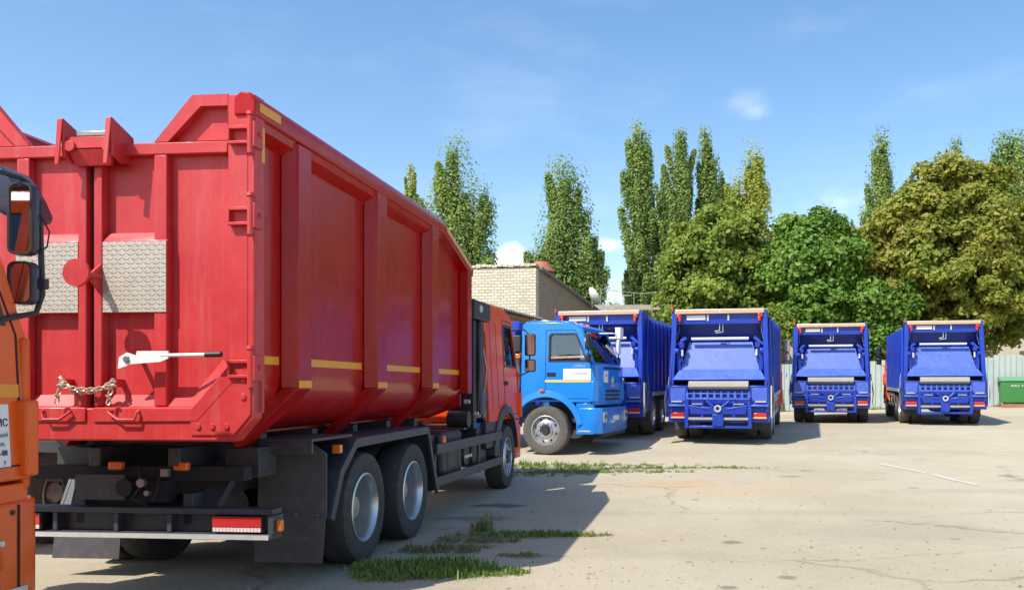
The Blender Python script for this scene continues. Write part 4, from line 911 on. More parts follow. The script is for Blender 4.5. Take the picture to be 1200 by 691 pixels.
# the two rear doors
def door(s):
    def P_(l): return [(s*x, z) for x, z in l]
    m = MB()
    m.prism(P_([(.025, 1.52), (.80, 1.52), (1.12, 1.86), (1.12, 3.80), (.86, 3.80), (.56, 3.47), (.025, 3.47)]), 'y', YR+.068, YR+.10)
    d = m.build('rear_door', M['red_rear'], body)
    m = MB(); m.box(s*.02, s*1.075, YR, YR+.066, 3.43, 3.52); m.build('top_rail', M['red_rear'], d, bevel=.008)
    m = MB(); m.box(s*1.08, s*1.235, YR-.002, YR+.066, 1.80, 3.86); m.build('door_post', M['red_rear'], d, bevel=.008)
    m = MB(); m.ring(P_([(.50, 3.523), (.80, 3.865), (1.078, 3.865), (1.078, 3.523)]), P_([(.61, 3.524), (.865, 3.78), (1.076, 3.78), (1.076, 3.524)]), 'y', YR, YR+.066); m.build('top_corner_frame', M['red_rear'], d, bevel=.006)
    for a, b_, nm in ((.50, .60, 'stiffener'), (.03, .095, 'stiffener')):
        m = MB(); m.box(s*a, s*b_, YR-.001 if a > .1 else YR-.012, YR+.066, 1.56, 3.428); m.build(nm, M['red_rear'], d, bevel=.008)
    # sloped ledge along the foot and the cut corner
    m = MB(); m.prism([(YR+.066, 1.66), (YR+.01, 1.555), (YR-.025, 1.545), (YR-.025, 1.44), (YR+.066, 1.44)], 'x', s*.03, s*.80); 
    f0 = len(m.v)//2
    m.v = [Vector((v.x if abs(v.x) < .5 else s*(.80+.0*(v.z-1.44)), v.y, v.z)) for v in m.v]
    m.hexa([(s*.80, YR+.066, 1.44), (s*.80, YR-.025, 1.44), (s*.86, YR-.025, 1.44), (s*1.16, YR-.025, 1.80), (s*.80, YR+.066, 1.66), (s*.80, YR-.025, 1.545), (s*.801, YR-.025, 1.545), (s*.802, YR+.127, 1.66)])
    m = MB(); pr = [(YR+.066, .10), (YR+.01, .005), (YR-.025, -.005), (YR-.025, -.11), (YR+.066, -.11)]
    path = [((s*.03, 1.55), (0, 1)), ((s*.81, 1.55), (-s*.38, .93)), ((s*1.079, 1.845), (-s*.75, .66))]
    vs = []
    for (x, z), n_ in path:
        k_ = 1.0
        for y, o_ in pr: vs.append((x+n_[0]*o_*k_, y, z+n_[1]*o_*k_))
    k = len(pr); m.add(vs, [(c_*k+i, c_*k+(i+1) % k, (c_+1)*k+(i+1) % k, (c_+1)*k+i) for c_ in range(2) for i in range(k)]+[list(range(k)), list(range(3*k-1, 2*k-1, -1))])
    m.build('foot_ledge', M['red_rear'], d, bevel=.005)
    # tread plate box with sloping top
    m = MB(); m.prism([(YR+.066, 2.255), (YR-.004, 2.255), (YR-.004, 2.79), (YR+.045, 2.86), (YR+.066, 2.86)], 'x', s*.099, s*.605); m.build('step_box', M['red_rear'], d, bevel=.006)
    m = MB(); m.box(s*.10, s*.60, YR-.0095, YR-.0045, 2.26, 2.785); m.build('tread_plate', M['tread'], d)
    for z in (1.845, 2.965, 3.56):
        m = MB(); m.box(s*1.10, s*1.262, YR-.05, YR-.004, z-.078, z-.055); m.box(s*1.10, s*1.262, YR-.05, YR-.004, z+.03, z+.055)
        m.prism([(s*1.10, z-.055), (s*1.115, z-.055), (s*1.115, z+.03), (s*1.10, z+.03)], 'y', YR-.05, YR-.004)
        m.cyl((s*1.272, YR-.035, z-.15), (s*1.272, YR-.035, z+.13), .024, .024, 12); m.cyl((s*1.272, YR-.035, z+.13), (s*1.272, YR-.035, z+.16), .032, .026, 12)
        m.box(s*1.262, s*1.31, YR-.045, YR+.075, z-.1, z+.085); m.cyl((s*1.31, YR+.03, z), (s*1.322, YR+.03, z), .022, .018, 8)
        m.build('hinge', M['red_rear'], d, bevel=.004)
    # grab handle at the foot
    x0 = .19 if s > 0 else .15
    m = MB(); m.tube([(s*(x0-.0), YR-.02, 1.525), (s*(x0-.02), YR-.05, 1.515), (s*(x0+.06), YR-.055, 1.46), (s*(x0+.19), YR-.055, 1.46), (s*(x0+.21), YR-.05, 1.515), (s*(x0+.21), YR-.02, 1.525)], .011, 6); m.build('grab_handle', M['red_rear'], d)
    return d
dR = door(1); dL = door(-1)
MB().box(-.019, .019, YR+.04, YR+.09, 1.5, 3.5).build('door_seal', M['dark'], body)
# hook brackets on top of the door meeting line
hk = MB()
for x, lean in ((-.12, .03), (.26, .0)):
    hk.prism([(YR-.02, 3.36), (YR-.13, 3.40), (YR-.15, 3.60), (YR-.15, 3.675+lean*.0), (YR+.10, 3.585), (YR+.13, 3.40)], 'x', x-.012, x+.012)
    hk.hexa([(x-.06, YR-.15, 3.335), (x-.02, YR-.16, 3.335), (x-.015, YR-.15, 3.34), (x-.055, YR-.14, 3.34), (x-.03, YR-.16, 3.665), (x+.012, YR-.16, 3.67), (x+.012, YR-.148, 3.67), (x-.03, YR-.148, 3.665)])
hk.hexa([(-.08, YR-.06, 3.345), (.2, YR-.06, 3.345), (.2, YR-.03, 3.345), (-.08, YR-.03, 3.345), (-.105, YR-.11, 3.455), (.245, YR-.11, 3.455), (.245, YR-.07, 3.455), (-.105, YR-.07, 3.455)])
hk.box(-.105, .245, YR-.115, YR-.06, 3.46, 3.545)
for x in (-.075, .215): hk.cyl((x, YR-.11, 3.475), (x, YR-.135, 3.475), .042, .042, 12)
hk.build('hook_bracket', M['red_rear'], body, bevel=.004)
MB().box(-.04, .21, YR-.11, YR-.02, 3.546, 3.592).build('bracket_roller', M['steel'], body, bevel=.01)
# round buffer disc on its stalk
m = MB(); m.cyl((.075, YR-.24, 2.525), (.075, YR-.265, 2.525), .10, .10, 24); m.cyl((.08, YR-.03, 2.525), (.075, YR-.24, 2.525), .026, .026, 10); m.prism([(YR-.01, 2.62), (YR-.01, 2.40), (YR-.10, 2.48), (YR-.10, 2.55)], 'x', .068, .09); m.build('buffer_disc', M['red_rear'], body)
# latch lever
m = MB(); m.prism([(.29, 1.835), (.40, 1.87), (.62, 1.885), (.68, 1.91), (.68, 1.965), (.44, 1.965), (.43, 1.93), (.36, 1.955), (.30, 1.92)], 'y', YR-.11, YR-.095); m.cyl((.62, YR-.10, 1.932), (.97, YR-.10, 1.937), .014, .014, 10); m.cyl((.36, YR-.09, 1.91), (.36, YR+.068, 1.91), .02, .02, 8)
lv = m.build('latch_lever', M['white'], body)
MB().cyl((.965, YR-.10, 1.937), (1.085, YR-.10, 1.939), .021, .021, 12).build('lever_grip', M['darkgrey'], body)
MB().cyl((.36, YR-.11, 1.905), (.36, YR-.125, 1.905), .028, .022, 6).build('lever_bolt', M['steel'], body)
# chain tying the doors
def link(m, p, d, up, L=.045, w=.027, r=.0065):
    d = d.normalized(); q = d.cross(up).normalized(); pts = []
    for a in np.linspace(0, 2*PI, 11): pts.append(p+d*(L*.5*math.cos(a))+q*(w*.5*math.sin(a)))
    m.tube(pts, r, 5)
m = MB()
def strand(a, b, sag, n):
    pr_ = None
    for i in range(n):
        t_ = i/(n-1); p = a.lerp(b, t_)+Vector((0, -.012*(i % 2), -sag*4*t_*(1-t_))); e = a.lerp(b, min(1, t_+.05))+Vector((0, 0, -sag*4*min(1, t_+.05)*(1-min(1, t_+.05))))
        d = e-p if (e-p).length > 1e-4 else b-a
        link(m, p, d, Vector((0, 1, 0)) if i % 2 else Vector((0, .35, 1)))
strand(Vector((-.20, YR-.05, 1.76)), Vector((.21, YR-.05, 1.74)), .085, 13)
strand(Vector((-.19, YR-.06, 1.715)), Vector((.22, YR-.06, 1.71)), .03, 13)
strand(Vector((-.19, YR-.055, 1.74)), Vector((-.22, YR-.07, 1.60)), 0, 5); strand(Vector((.21, YR-.055, 1.74)), Vector((.19, YR-.07, 1.59)), 0, 5)
strand(Vector((-.2, YR-.04, 1.765)), Vector((-.06, YR-.05, 1.66)), .02, 5)
m.build('door_chain', M['chainsteel'], body)
for x in (-.2, .21):
    MB().box(x-.012, x+.012, YR-.05, YR+.07, 1.70, 1.76).build('chain_eye', M['red_rear'], body)

# chassis and running gear
chassis(T, -1.22, 7.35)
for y in (.1, 1.5): axle(T, y); dual_wheel(T, M['rubber'], (1.155, y, .54)); dual_wheel(T, M['rubber'], (-1.155, y, .54), False)
axle(T, 6.5); front_wheel(T, M['rubber'], (1.1, 6.5, .54)); front_wheel(T, M['rubber'], (-1.1, 6.5, .54), False)
sf = MB()
for s in (1, -1):
    sf.box(s*.34-.05, s*.34+.05, -1.5, 4.6, 1.06, 1.215)
    sf.hexa([(s*.44, -1.45, .62), (s*.62, -1.45, .62), (s*.62, -1.35, .62), (s*.44, -1.35, .62), (s*.50, -1.15, 1.10), (s*.72, -1.15, 1.10), (s*.72, -1.05, 1.10), (s*.50, -1.05, 1.10)])
    sf.box(s*.60, s*.9, -1.2, -.9, .95, 1.2)
sf.build('subframe', M['chassis'], T, bevel=.008)
m = MB(); m.box(-.9, .9, -1.45, -1.32, .95, 1.06); m.box(-.30, .30, -1.52, -1.40, .78, .95); m.cyl((-.02, -1.6, .9), (-.02, -1.4, .9), .07); m.tube([(.05, -1.5, 1.05), (.12, -1.58, .92), (.05, -1.6, .82), (.16, -1.55, .75)], .012); m.tube([(.22, -1.5, 1.03), (.26, -1.58, .9), (.2, -1.56, .8)], .012)
m.build('tow_hitch', M['dark'], T)
MB().cyl((.12, -1.56, .94), (.12, -1.6, .94), .035).build('air_coupling', M['steel'], T); MB().box(.27, .33, -1.57, -1.53, .99, 1.05).build('connector_cap', M['steel'], T); MB().cyl((.17, -1.56, .86), (.17, -1.6, .86), .022).build('air_coupling', M['steel'], T)
MB().box(-.46, -.04, -1.56, -1.545, .80, 1.00).build('number_plate', M['flap'], T)
for x in (-.17, .39): MB().box(x-.06, x+.06, -1.5, -1.44, 1.03, 1.10).build('rear_marker', M['amber'], T, bevel=.012)
# under-run beam with lamp clusters
ub = MB(); ub.box(-1.22, 1.22, -1.60, -1.45, .70, .745); ub.box(-1.22, 1.22, -1.62, -1.45, .51, .55); ub.box(-1.15, 1.15, -1.50, -1.47, .55, .70); ub.box(1.19, 1.235, -1.62, -1.45, .552, .698); ub.box(-1.235, -1.19, -1.62, -1.45, .552, .698)
for x in (-.62, -.1, .35): ub.box(x-.02, x+.02, -1.58, -1.5, .551, .699)
ub.box(-.5, -.42, -1.5, -.9, .6, .85); ub.box(.42, .5, -1.5, -.9, .6, .85)
ub.build('underrun_beam', M['chassis'], T, bevel=.005)
MB().box(-1.2, 1.2, -1.632, -1.621, .51, .545).build('beam_edge', M['galv'], T)
for s in (1, -1):
    m = MB(); m.box(s*.72, s*1.14, -1.6, -1.51, .565, .69); tl = m.build('tail_light', M['black'], T)
    MB().box(s*.73, s*1.13, -1.612, -1.601, .605, .683).build('red_lens', M['redlens'], tl)
    m = MB()
    for k in range(14): m.box(s*(.733+.0284*k), s*(.733+.0284*k+.024), -1.612, -1.601, .568, .60)
    m.build('clear_lens', M['rwlens'], tl)
    MB().box(s*1.236, s*1.28, -1.58, -1.53, .57, .66).build('side_marker', M['amber'], T, bevel=.008)
    # fenders over the twin wheels, with flap
    pth = [(-.70, .54), (-.48, .96), (-.12, 1.215), (2.06, 1.235), (2.46, .44)]
    vs = []; 
    def offp(i, d):
        y, z = pth[i]; a = Vector(pth[max(i-1, 0)]); b_ = Vector(pth[min(i+1, len(pth)-1)]); t_ = (b_-a).normalized(); return y-t_.y*d, z+t_.x*d
    m = MB(); k = len(pth)
    for i in range(k):
        (y1_, z1_), (y2_, z2_) = pth[i], offp(i, -.02)
        vs += [(s*.66, y1_, z1_), (s*1.29, y1_, z1_), (s*1.29, y2_, z2_), (s*.66, y2_, z2_)]
    m.add(vs, [(4*i+q, 4*i+(q+1) % 4, 4*i+4+(q+1) % 4, 4*i+4+q) for i in range(k-1) for q in range(4)]+[(0, 1, 2, 3), (4*k-4, 4*k-1, 4*k-2, 4*k-3)])
    vs = []
    for i in range(k):
        (y1_, z1_), (y2_, z2_) = offp(i, .004), offp(i, -.085)
        vs += [(s*1.265, y1_, z1_), (s*1.30, y1_, z1_), (s*1.30, y2_, z2_), (s*1.265, y2_, z2_)]
    m.add(vs, [(4*i+q, 4*i+(q+1) % 4, 4*i+4+(q+1) % 4, 4*i+4+q) for i in range(k-1) for q in range(4)]+[(0, 1, 2, 3), (4*k-4, 4*k-1, 4*k-2, 4*k-3)])
    fe = m.build('fender', M['chassis'], T, bevel=.004, ang=20)
    m = MB(); m.box(s*.66, s*1.262, -1.0, -.14, 1.236, 1.262); m.box(s*.66, s*1.262, -1.0, -.97, 1.13, 1.235)
    m.build('fender_shelf', M['chassis'], T, bevel=.004)
    e_ = 1.27 if s > 0 else 1.10
    m = MB(); m.prism([(s*.64, .55), (s*e_, .55), (s*e_, 1.12), (s*(e_-.12), 1.2), (s*.72, 1.2), (s*.64, 1.12)], 'y', -.735, -.71); m.build('rear_fender_panel', M['flap'], fe, bevel=.004)
    m = MB(); m.hexa([(s*.63, -.79, .17), (s*1.26, -.80, .17), (s*1.26, -.785, .17), (s*.63, -.775, .17), (s*.63, -.735, .62), (s*1.265, -.735, .62), (s*1.265, -.72, .62), (s*.63, -.72, .62)]); mf = m.build('mud_flap', M['flap'], T)
    m = MB()
    for x in (.70, .85, 1.0, 1.2): m.cyl((s*x, -.742, .585), (s*x, -.75, .585), .012, .01, 6)
    m.build('flap_bolt', M['steel'], mf)
    MB().box(s*1.20, s*1.28, -.46, -.40, 1.10, 1.18).build('side_marker', M['amber'], T, bevel=.008)
    # side guard
    m = MB(); m.box(s*1.24, s*1.275, 2.47, 5.95, .87, 1.0); rl = m.build('side_guard', M['chassis'], T, bevel=.006)
    m = MB(); m.box(s*1.24, s*1.275, 2.47, 5.95, .47, .59); m.build('guard_rail', M['chassis'], rl, bevel=.006)
    for y in (2.48, 4.6, 5.88):
        m = MB(); m.box(s*1.20, s*1.239, y, y+.06, .48, .99); m.box(s*.46, s*1.199, y+.005, y+.055, .86, .95); m.build('guard_post', M['chassis'], rl, bevel=.004)
    MB().box(s*1.24, s*1.28, 2.72, 2.82, 1.001, 1.09).build('side_marker', M['amber'], T, bevel=.008)
# tanks and boxes behind the guard
m = MB(); m.box(.55, 1.17, 3.0, 3.95, .52, 1.12); ft = m.build('fuel_tank', M['darkgrey'], T, bevel=.05)
for y in (3.2, 3.7): MB().box(.54, 1.182, y, y+.06, .51, 1.13).build('tank_strap', M['chassis'], ft, bevel=.04)
m = MB(); m.box(.5, 1.1, 2.5, 2.9, .55, 1.1); m.build('battery_box', M['black'], T, bevel=.02)
for y in (4.25, 4.65): MB().cyl((.55, y, .74), (1.15, y, .74), .16).build('air_tank', M['darkgrey'], T)
MB().box(1.15, 1.165, 4.12, 4.5, .70, .74).build('tank_band', M['galv'], T)
m = MB(); m.box(.5, 1.12, 4.95, 5.5, .5, 1.1); m.build('tool_box', M['chassis'], T, bevel=.02)
MB().box(.6, 1.1, 4.9, 5.6, 1.1, 1.16).build('blue_step', M['skyblue'], T)
m = MB(); m.cyl((.62, 5.35, 1.44), (1.15, 5.35, 1.44), .27, .27, 22); m.cyl((1.15, 5.35, 1.44), (1.17, 5.35, 1.44), .24, .2, 22); m.build('air_filter', M['navy'], T, bevel=.01)
m = MB(); m.tube([(.8, 5.35, 1.7), (.8, 5.3, 2.2), (.85, 5.1, 2.6)], .07, 10); m.tube([(.9, 4.5, 1.2), (1.05, 4.6, 1.5), (1.05, 4.75, 1.75), (.9, 4.8, 2.2)], .022, 6); m.tube([(.95, 4.4, 1.15), (1.12, 4.55, 1.35), (1.1, 4.9, 1.5)], .02, 6); m.build('hose', M['black'], T)
m = MB(); m.box(.88, 1.28, 4.22, 5.15, 2.70, 2.98); pb = m.build('crane_head', M['black'], T, bevel=.03)
m = MB(); m.box(.98, 1.2, 4.45, 4.62, 1.1, 2.698); m.box(.98, 1.24, 4.70, 4.88, 1.3, 2.698); m.tube([(1.22, 4.66, 2.69), (1.24, 4.64, 2.0), (1.2, 4.66, 1.3)], .022, 6); m.build('crane_column', M['black'], T, bevel=.015)
m = MB(); m.cyl((1.1, 4.98, 1.35), (1.1, 4.98, 2.69), .05, .05, 12); m.cyl((1.1, 4.98, 1.35), (1.1, 4.98, 2.0), .075, .075, 12); m.tube([(1.2, 4.9, 2.4), (1.26, 4.95, 2.0), (1.2, 5.1, 1.7), (1.1, 5.1, 1.4)], .02, 6); m.build('crane_ram', M['steel'], T)
m = MB(); m.box(1.0, 1.1, 5.2, 5.28, 1.5, 2.6); m.build('crane_pipe', M['black'], T)
MB().cyl((.9, 4.2, 1.25), (1.2, 4.2, 1.25), .12).build('crane_cylinder', M['black'], T)
MB().cyl((1.28, 4.55, 2.86), (1.30, 4.55, 2.86), .06, .05, 14).build('work_lamp', M['galv'], pb)
for x, y, z in ((1.24, 4.5, 1.32), (1.17, 4.75, 1.45), (1.16, 4.9, 1.28), (1.15, 4.35, 1.5)):
    MB().cyl((x-.06, y, z), (x+.02, y, z), .035, .03, 8).build('valve_fitting', M['galv'], T)
m = MB(); m.box(.5, 1.1, 4.3, 4.9, 1.1, 1.16); m.box(1.08, 1.13, 4.66, 4.98, 1.25, 1.33); m.build('valve_bank', M['steel'], T)
cb_ = cab(T, M['orangered'], 6.5, R_=-1.12, guard=M['chassis'], tall=3.02)
MB().box(.95, 1.2, 5.2, 5.95, .75, 1.18).build('wheel_splash_guard', M['black'], T, bevel=.02)
for s in (1, -1):
    for y_ in (5.62, 6.02):
        m = MB(); a_, b_ = 1.212-.05*.2, 1.212-.05*1.6; m.hexa([(s*(a_-.02), y_, 1.35), (s*a_, y_, 1.35), (s*a_, y_+.018, 1.35), (s*(a_-.02), y_+.018, 1.35), (s*(b_-.02), y_, 2.75), (s*b_, y_, 2.75), (s*b_, y_+.018, 2.75), (s*(b_-.02), y_+.018, 2.75)]); m.build('cab_seam', M['dark'], cb_)

# ------------------------------------------------------------ orange truck at the photo's left edge
OH = 0.5
O = empty('orange_truck', (-4.715, 4.17, 0), OH)
tag(O, 'orange truck front corner with dark mirrors cut by the left photo edge', 'truck')
oc = cab(O, M['orange'], 0, R_=-1.35, mirrors=False)
chassis(O, -6.5, .8); axle(O, 0)
front_wheel(O, M['rubber'], (1.08, 0, .54)); front_wheel(O, M['rubber'], (-1.08, 0, .54), False)
for y in (-5, -3.65): axle(O, y); dual_wheel(O, M['rubber'], (1.1, y, .54)); dual_wheel(O, M['rubber'], (-1.1, y, .54), False)
for s in (1, -1):
    m = MB(); m.tube([(s*1.12, .55, 2.93), (s*1.16, 1.08, 2.93), (s*1.18, 1.14, 2.90), (s*1.225, 1.15, 2.80)], .014, 8); m.tube([(s*1.225, 1.15, 2.80), (s*1.235, 1.16, 2.25), (s*1.21, 1.14, 2.14), (s*1.16, .9, 2.08), (s*1.14, .72, 2.06)], .017, 8); m.build('mirror_arm', M['black'], oc)
    def rr(x0, x1, z0, z1, r=.04):
        return [(s*(a+r*math.cos(t_)), b_+r*math.sin(t_)) for a, b_, t0 in ((x1-r, z1-r, 0), (x0+r, z1-r, 90), (x0+r, z0+r, 180), (x1-r, z0+r, 270)) for t_ in np.linspace(R(t0), R(t0+90), 6)]
    for z0, z1, dx in ((2.475, 2.905, .0), (2.185, 2.44, .0)):
        m = MB(); m.prism(rr(1.095, 1.245, z0, z1, .045), 'y', 1.075, 1.14); hs_ = m.build('mirror_housing', M['navy'], oc, bevel=.025, seg=3)
        m = MB(); m.prism(rr(1.107, 1.233, z0+.012, z1-.012, .04), 'y', 1.062, 1.0745); g_ = m.build('mirror_glass', M['mirror'], oc)
        m = MB(); m.ring(rr(1.097, 1.243, z0+.002, z1-.002, .045), rr(1.109, 1.231, z0+.014, z1-.014, .038), 'y', 1.052, 1.0742); m.build('mirror_rim', M['darkgrey'], oc)
    m = MB(); m.box(s*1.205, s*1.2225, .972, .986, .5, 1.02); m.build('bumper_seam', M['dark'], oc)
    for z in (.98, .52): MB().cyl((s*1.2, .93, z), (s*1.224, .93, z), .018, .015, 8).build('bumper_bolt', M['darkgrey'], oc)
    MB().box(s*1.24, s*1.285, 1.11, 1.15, 2.28, 2.345).build('mirror_clamp', M['black'], oc, bevel=.006)
    # the drooping kerb-view mirror housing
    m = MB(); pl_ = [(s*(abs(a_)-.205), b_) for a_, b_ in [(s*.98, 3.06), (s*1.10, 3.055), (s*1.19, 3.02), (s*1.255, 2.94), (s*1.30, 2.86), (s*1.345, 2.76), (s*1.335, 2.72), (s*1.26, 2.70), (s*1.18, 2.74), (s*1.08, 2.84), (s*.98, 2.90)]]
    m.prism(pl_, 'y', 1.16, 1.42); m.build('kerb_mirror', M['navy'], oc, bevel=.045, seg=3)
    m = MB(); m.prism([(s*.80, 3.02), (s*.88, 2.99), (s*.92, 2.93), (s*.86, 2.90), (s*.80, 2.92)], 'y', 1.150, 1.159); m.build('kerb_mirror_glass', M['mirror'], oc)
    m = MB(); m.tube([(s*1.25, 1.12, 2.72), (s*1.305, 1.12, 2.62), (s*1.29, 1.12, 2.53), (s*1.24, 1.12, 2.50)], .005, 5); m.build('mirror_cable', M['black'], oc)
    def side_plate(y0, y1, z0, z1, mat, nm, par, d=.003):
        m = MB(); m.hexa([(s*(1.21-.05*(z0-1.15)), y0, z0), (s*(1.21+d-.05*(z0-1.15)), y0, z0), (s*(1.21+d-.05*(z0-1.15)), y1, z0), (s*(1.21-.05*(z0-1.15)), y1, z0), (s*(1.21-.05*(z1-1.15)), y0, z1), (s*(1.21+d-.05*(z1-1.15)), y0, z1), (s*(1.21+d-.05*(z1-1.15)), y1, z1), (s*(1.21-.05*(z1-1.15)), y1, z1)])
        return m.build(nm, mat, par)
    sp_ = side_plate(.25, .925, 1.245, 1.60, M['white'], 'door_sign', oc, .006)
    side_plate(-.4, 1.02, 1.64, 1.715, M['yellow'], 'door_stripe', oc, .006)
    if s > 0:
        def tx(txt, size, yr, z, mt): put_text(txt, size, (1.2165-.05*(z-1.15), yr, z), (0, 1, 0), (-.05, 0, 1), mt, 'lettering', oc, 'RIGHT')
        tx('СЕРВИС', .062, .915, 1.475, M['ink']); tx('льной', .036, .91, 1.415, M['inkgrey']); tx('ки.', .036, .885, 1.365, M['inkgrey']); tx('4-88', .046, .90, 1.31, M['ink']); tx('у', .036, .885, 1.262, M['inkgrey'])
MB().box(-1.05, 1.05, .25, .5, 2.99, 3.04).build('roof_spoiler', M['navy'], oc, bevel=.03)
# a low side panel carries the recessed bumper handle
MB().box(1.205, 1.222, .74, .86, .80, .83).build('bumper_handle', M['galv'], oc)

# ------------------------------------------------------------ dark flatbed beyond the red tipper (one wheel shows under its tail)
fbx = Vector((-2.62*_c+(_w+.9-8.24)*_s, 0, 0))
_uu, _ww = _u-2.70-1.0, 8.55
Fb = empty('flatbed_truck', (_uu*_c+_ww*_s, -_uu*_s+_ww*_c, 0), HEAD)
tag(Fb, 'dark flatbed truck left of the red tipper, only a dusty wheel showing', 'truck')
chassis(Fb, -.9, 7.0)
axle(Fb, .6); dual_wheel(Fb, M['rubber_dusty'], (1.1, .6, .54)); dual_wheel(Fb, M['rubber_dusty'], (-1.1, .6, .54), False)
axle(Fb, 5.4); front_wheel(Fb, M['rubber_dusty'], (1.1, 5.4, .54)); front_wheel(Fb, M['rubber_dusty'], (-1.1, 5.4, .54), False)
m = MB(); m.box(-1.2, 1.2, -.8, 4.0, 1.08, 1.25); m.build('deck', M['darkgrey'], Fb, bevel=.01)
for x in (-1.0, -.5, 0, .5, 1.0): MB().box(x-.24, x+.24, -.8, 4.0, 1.252, 1.29).build('deck_board', M['wood'], Fb, bevel=.005)
cab(Fb, M['orangered'], 5.4)

# ------------------------------------------------------------ sky blue cab truck, crosswise in front of the row
BHd = 104
hv = Vector((math.sin(R(BHd)), math.cos(R(BHd)), 0)); rv = Vector((hv.y, -hv.x, 0))
hub = at(641, 532); hub = Vector((hub.x, 19.75, 0)); hub.x = (641-CX)/FPX*19.75
ba = hub-rv*1.12
Bz = ground(hub.x, hub.y)
B = empty('blue_cab_truck', (ba.x, ba.y, Bz), BHd); tag(B, 'sky blue truck cab facing right with white door sign and chrome wheel', 'truck')
bc = cab(B, M['skyblue'], 0, R_=-.56, tall=2.93, mirrors=False)
chassis(B, -6.0, .8); axle(B, 0)
front_wheel(B, M['rubber_dusty'], (1.1, 0, .54)); front_wheel(B, M['rubber_dusty'], (-1.1, 0, .54), False)
for y in (-4.9, -3.55): axle(B, y); dual_wheel(B, M['rubber_dusty'], (1.1, y, .54)); dual_wheel(B, M['rubber_dusty'], (-1.1, y, .54), False)
def b_plate(y0, y1, z0, z1, mat, nm, d=.006):
    m = MB(); m.hexa([(1.19-.05*(z0-1.15), y0, z0), (1.21+d-.05*(z0-1.15), y0, z0), (1.21+d-.05*(z0-1.15), y1, z0), (1.19-.05*(z0-1.15), y1, z0), (1.19-.05*(z1-1.15), y0, z1), (1.21+d-.05*(z1-1.15), y0, z1), (1.21+d-.05*(z1-1.15), y1, z1), (1.19-.05*(z1-1.15), y1, z1)]); return m.build(nm, mat, bc)
b_plate(.40, 1.03, 1.66, 1.90, M['white'], 'door_sign'); b_plate(-.02, 1.03, 1.60, 1.655, M['paleyellow'], 'door_stripe')
put_text('сулипер', .10, (1.219-.05*.65, .78, 1.765), (0, 1, 0), (-.05, 0, 1), M['inkgrey'], 'lettering', bc)
put_text('КАМАЗ', .075, (1.214-.05*.8, .77, 1.935), (0, 1, 0), (-.05, 0, 1), M['galv'], 'lettering', bc)
MB().box(.42, .78, 1.21, 1.224, 1.60, 1.86).build('paper_sheet', M['white'], bc)
put_text('КАМАЗ', .05, (.6, 1.226, 1.74), (-1, 0, 0), (0, 0, 1), M['inkgrey'], 'lettering', bc)
put_text('КАМАЗ', .13, (0, 1.226, 1.49), (-1, 0, 0), (0, 0, 1), M['galv'], 'lettering', bc)
for s in (1, -1):
    m = MB(); m.tube([(s*1.08, .86, 2.62), (s*1.25, 1.0, 2.66), (s*1.33, 1.02, 2.58), (s*1.33, 1.02, 2.1), (s*1.15, 1.05, 2.0)], .015, 6); m.build('mirror_arm', M['black'], bc)
    hm_ = M['white'] if s < 0 else M['black']
    m = MB(); m.box(s*1.23, s*1.45, .98, 1.06, 2.30, 2.66); m.build('mirror_housing', hm_, bc, bevel=.03)
    m = MB(); m.box(s*1.23, s*1.43, .98, 1.06, 2.03, 2.23); m.build('mirror_housing', M['black'], bc, bevel=.03)
    MB().box(s*1.25, s*1.43, .972, .979, 2.32, 2.64).build('mirror_glass', M['mirror'], bc)
m = MB(); m.tube([(.3, .98, 2.72), (.3, 1.3, 2.72), (.1, 1.4, 2.7)], .015, 6); m.box(-.1, .2, 1.33, 1.45, 2.60, 2.86); m.build('front_mirror', M['white'], bc, bevel=.03)
# lifting gear and exhaust behind the cab
m = MB(); 
for s in (1, -1):
    m.box(s*.72, s*.92, -1.02, -.80, 1.05, 2.75); m.box(s*.70, s*.98, -2.4, -.7, 2.76, 2.98); m.box(s*.55, s*1.1, -1.5, -.75, 2.55, 2.758)
m.box(-.7, .7, -1.1, -.8, 2.78, 2.94); m.build('lifting_frame', M['royal'], B, bevel=.015)
m = MB(); m.box(-1.15, 1.15, -5.8, -1.4, 1.1, 1.5); m.hexa([(-1.0, -5.6, 1.5), (1.0, -5.6, 1.5), (1.0, -1.9, 1.5), (-1.0, -1.9, 1.5), (-1.15, -6.0, 2.6), (1.15, -6.0, 2.6), (1.15, -1.5, 2.6), (-1.15, -1.5, 2.6)]); m.build('skip', M['royal'], B, bevel=.02)
m = MB()
for k in range(12): m.cyl((.98, -.74, 1.5+.055*k), (.98, -.74, 1.545+.055*k), .085, .085, 12); m.cyl((.98, -.74, 1.545+.055*k), (.98, -.74, 1.556+.055*k), .07, .07, 12)
m.build('exhaust_bellows', M['steel'], B)
m = MB(); m.box(.82, 1.14, -.92, -.62, 2.28, 2.66); m.build('air_cleaner', M['darkgrey'], B, bevel=.03)
MB().box(1.0, 1.18, -.80, -.62, 2.14, 2.24).build('side_marker', M['amber'], B, bevel=.01)

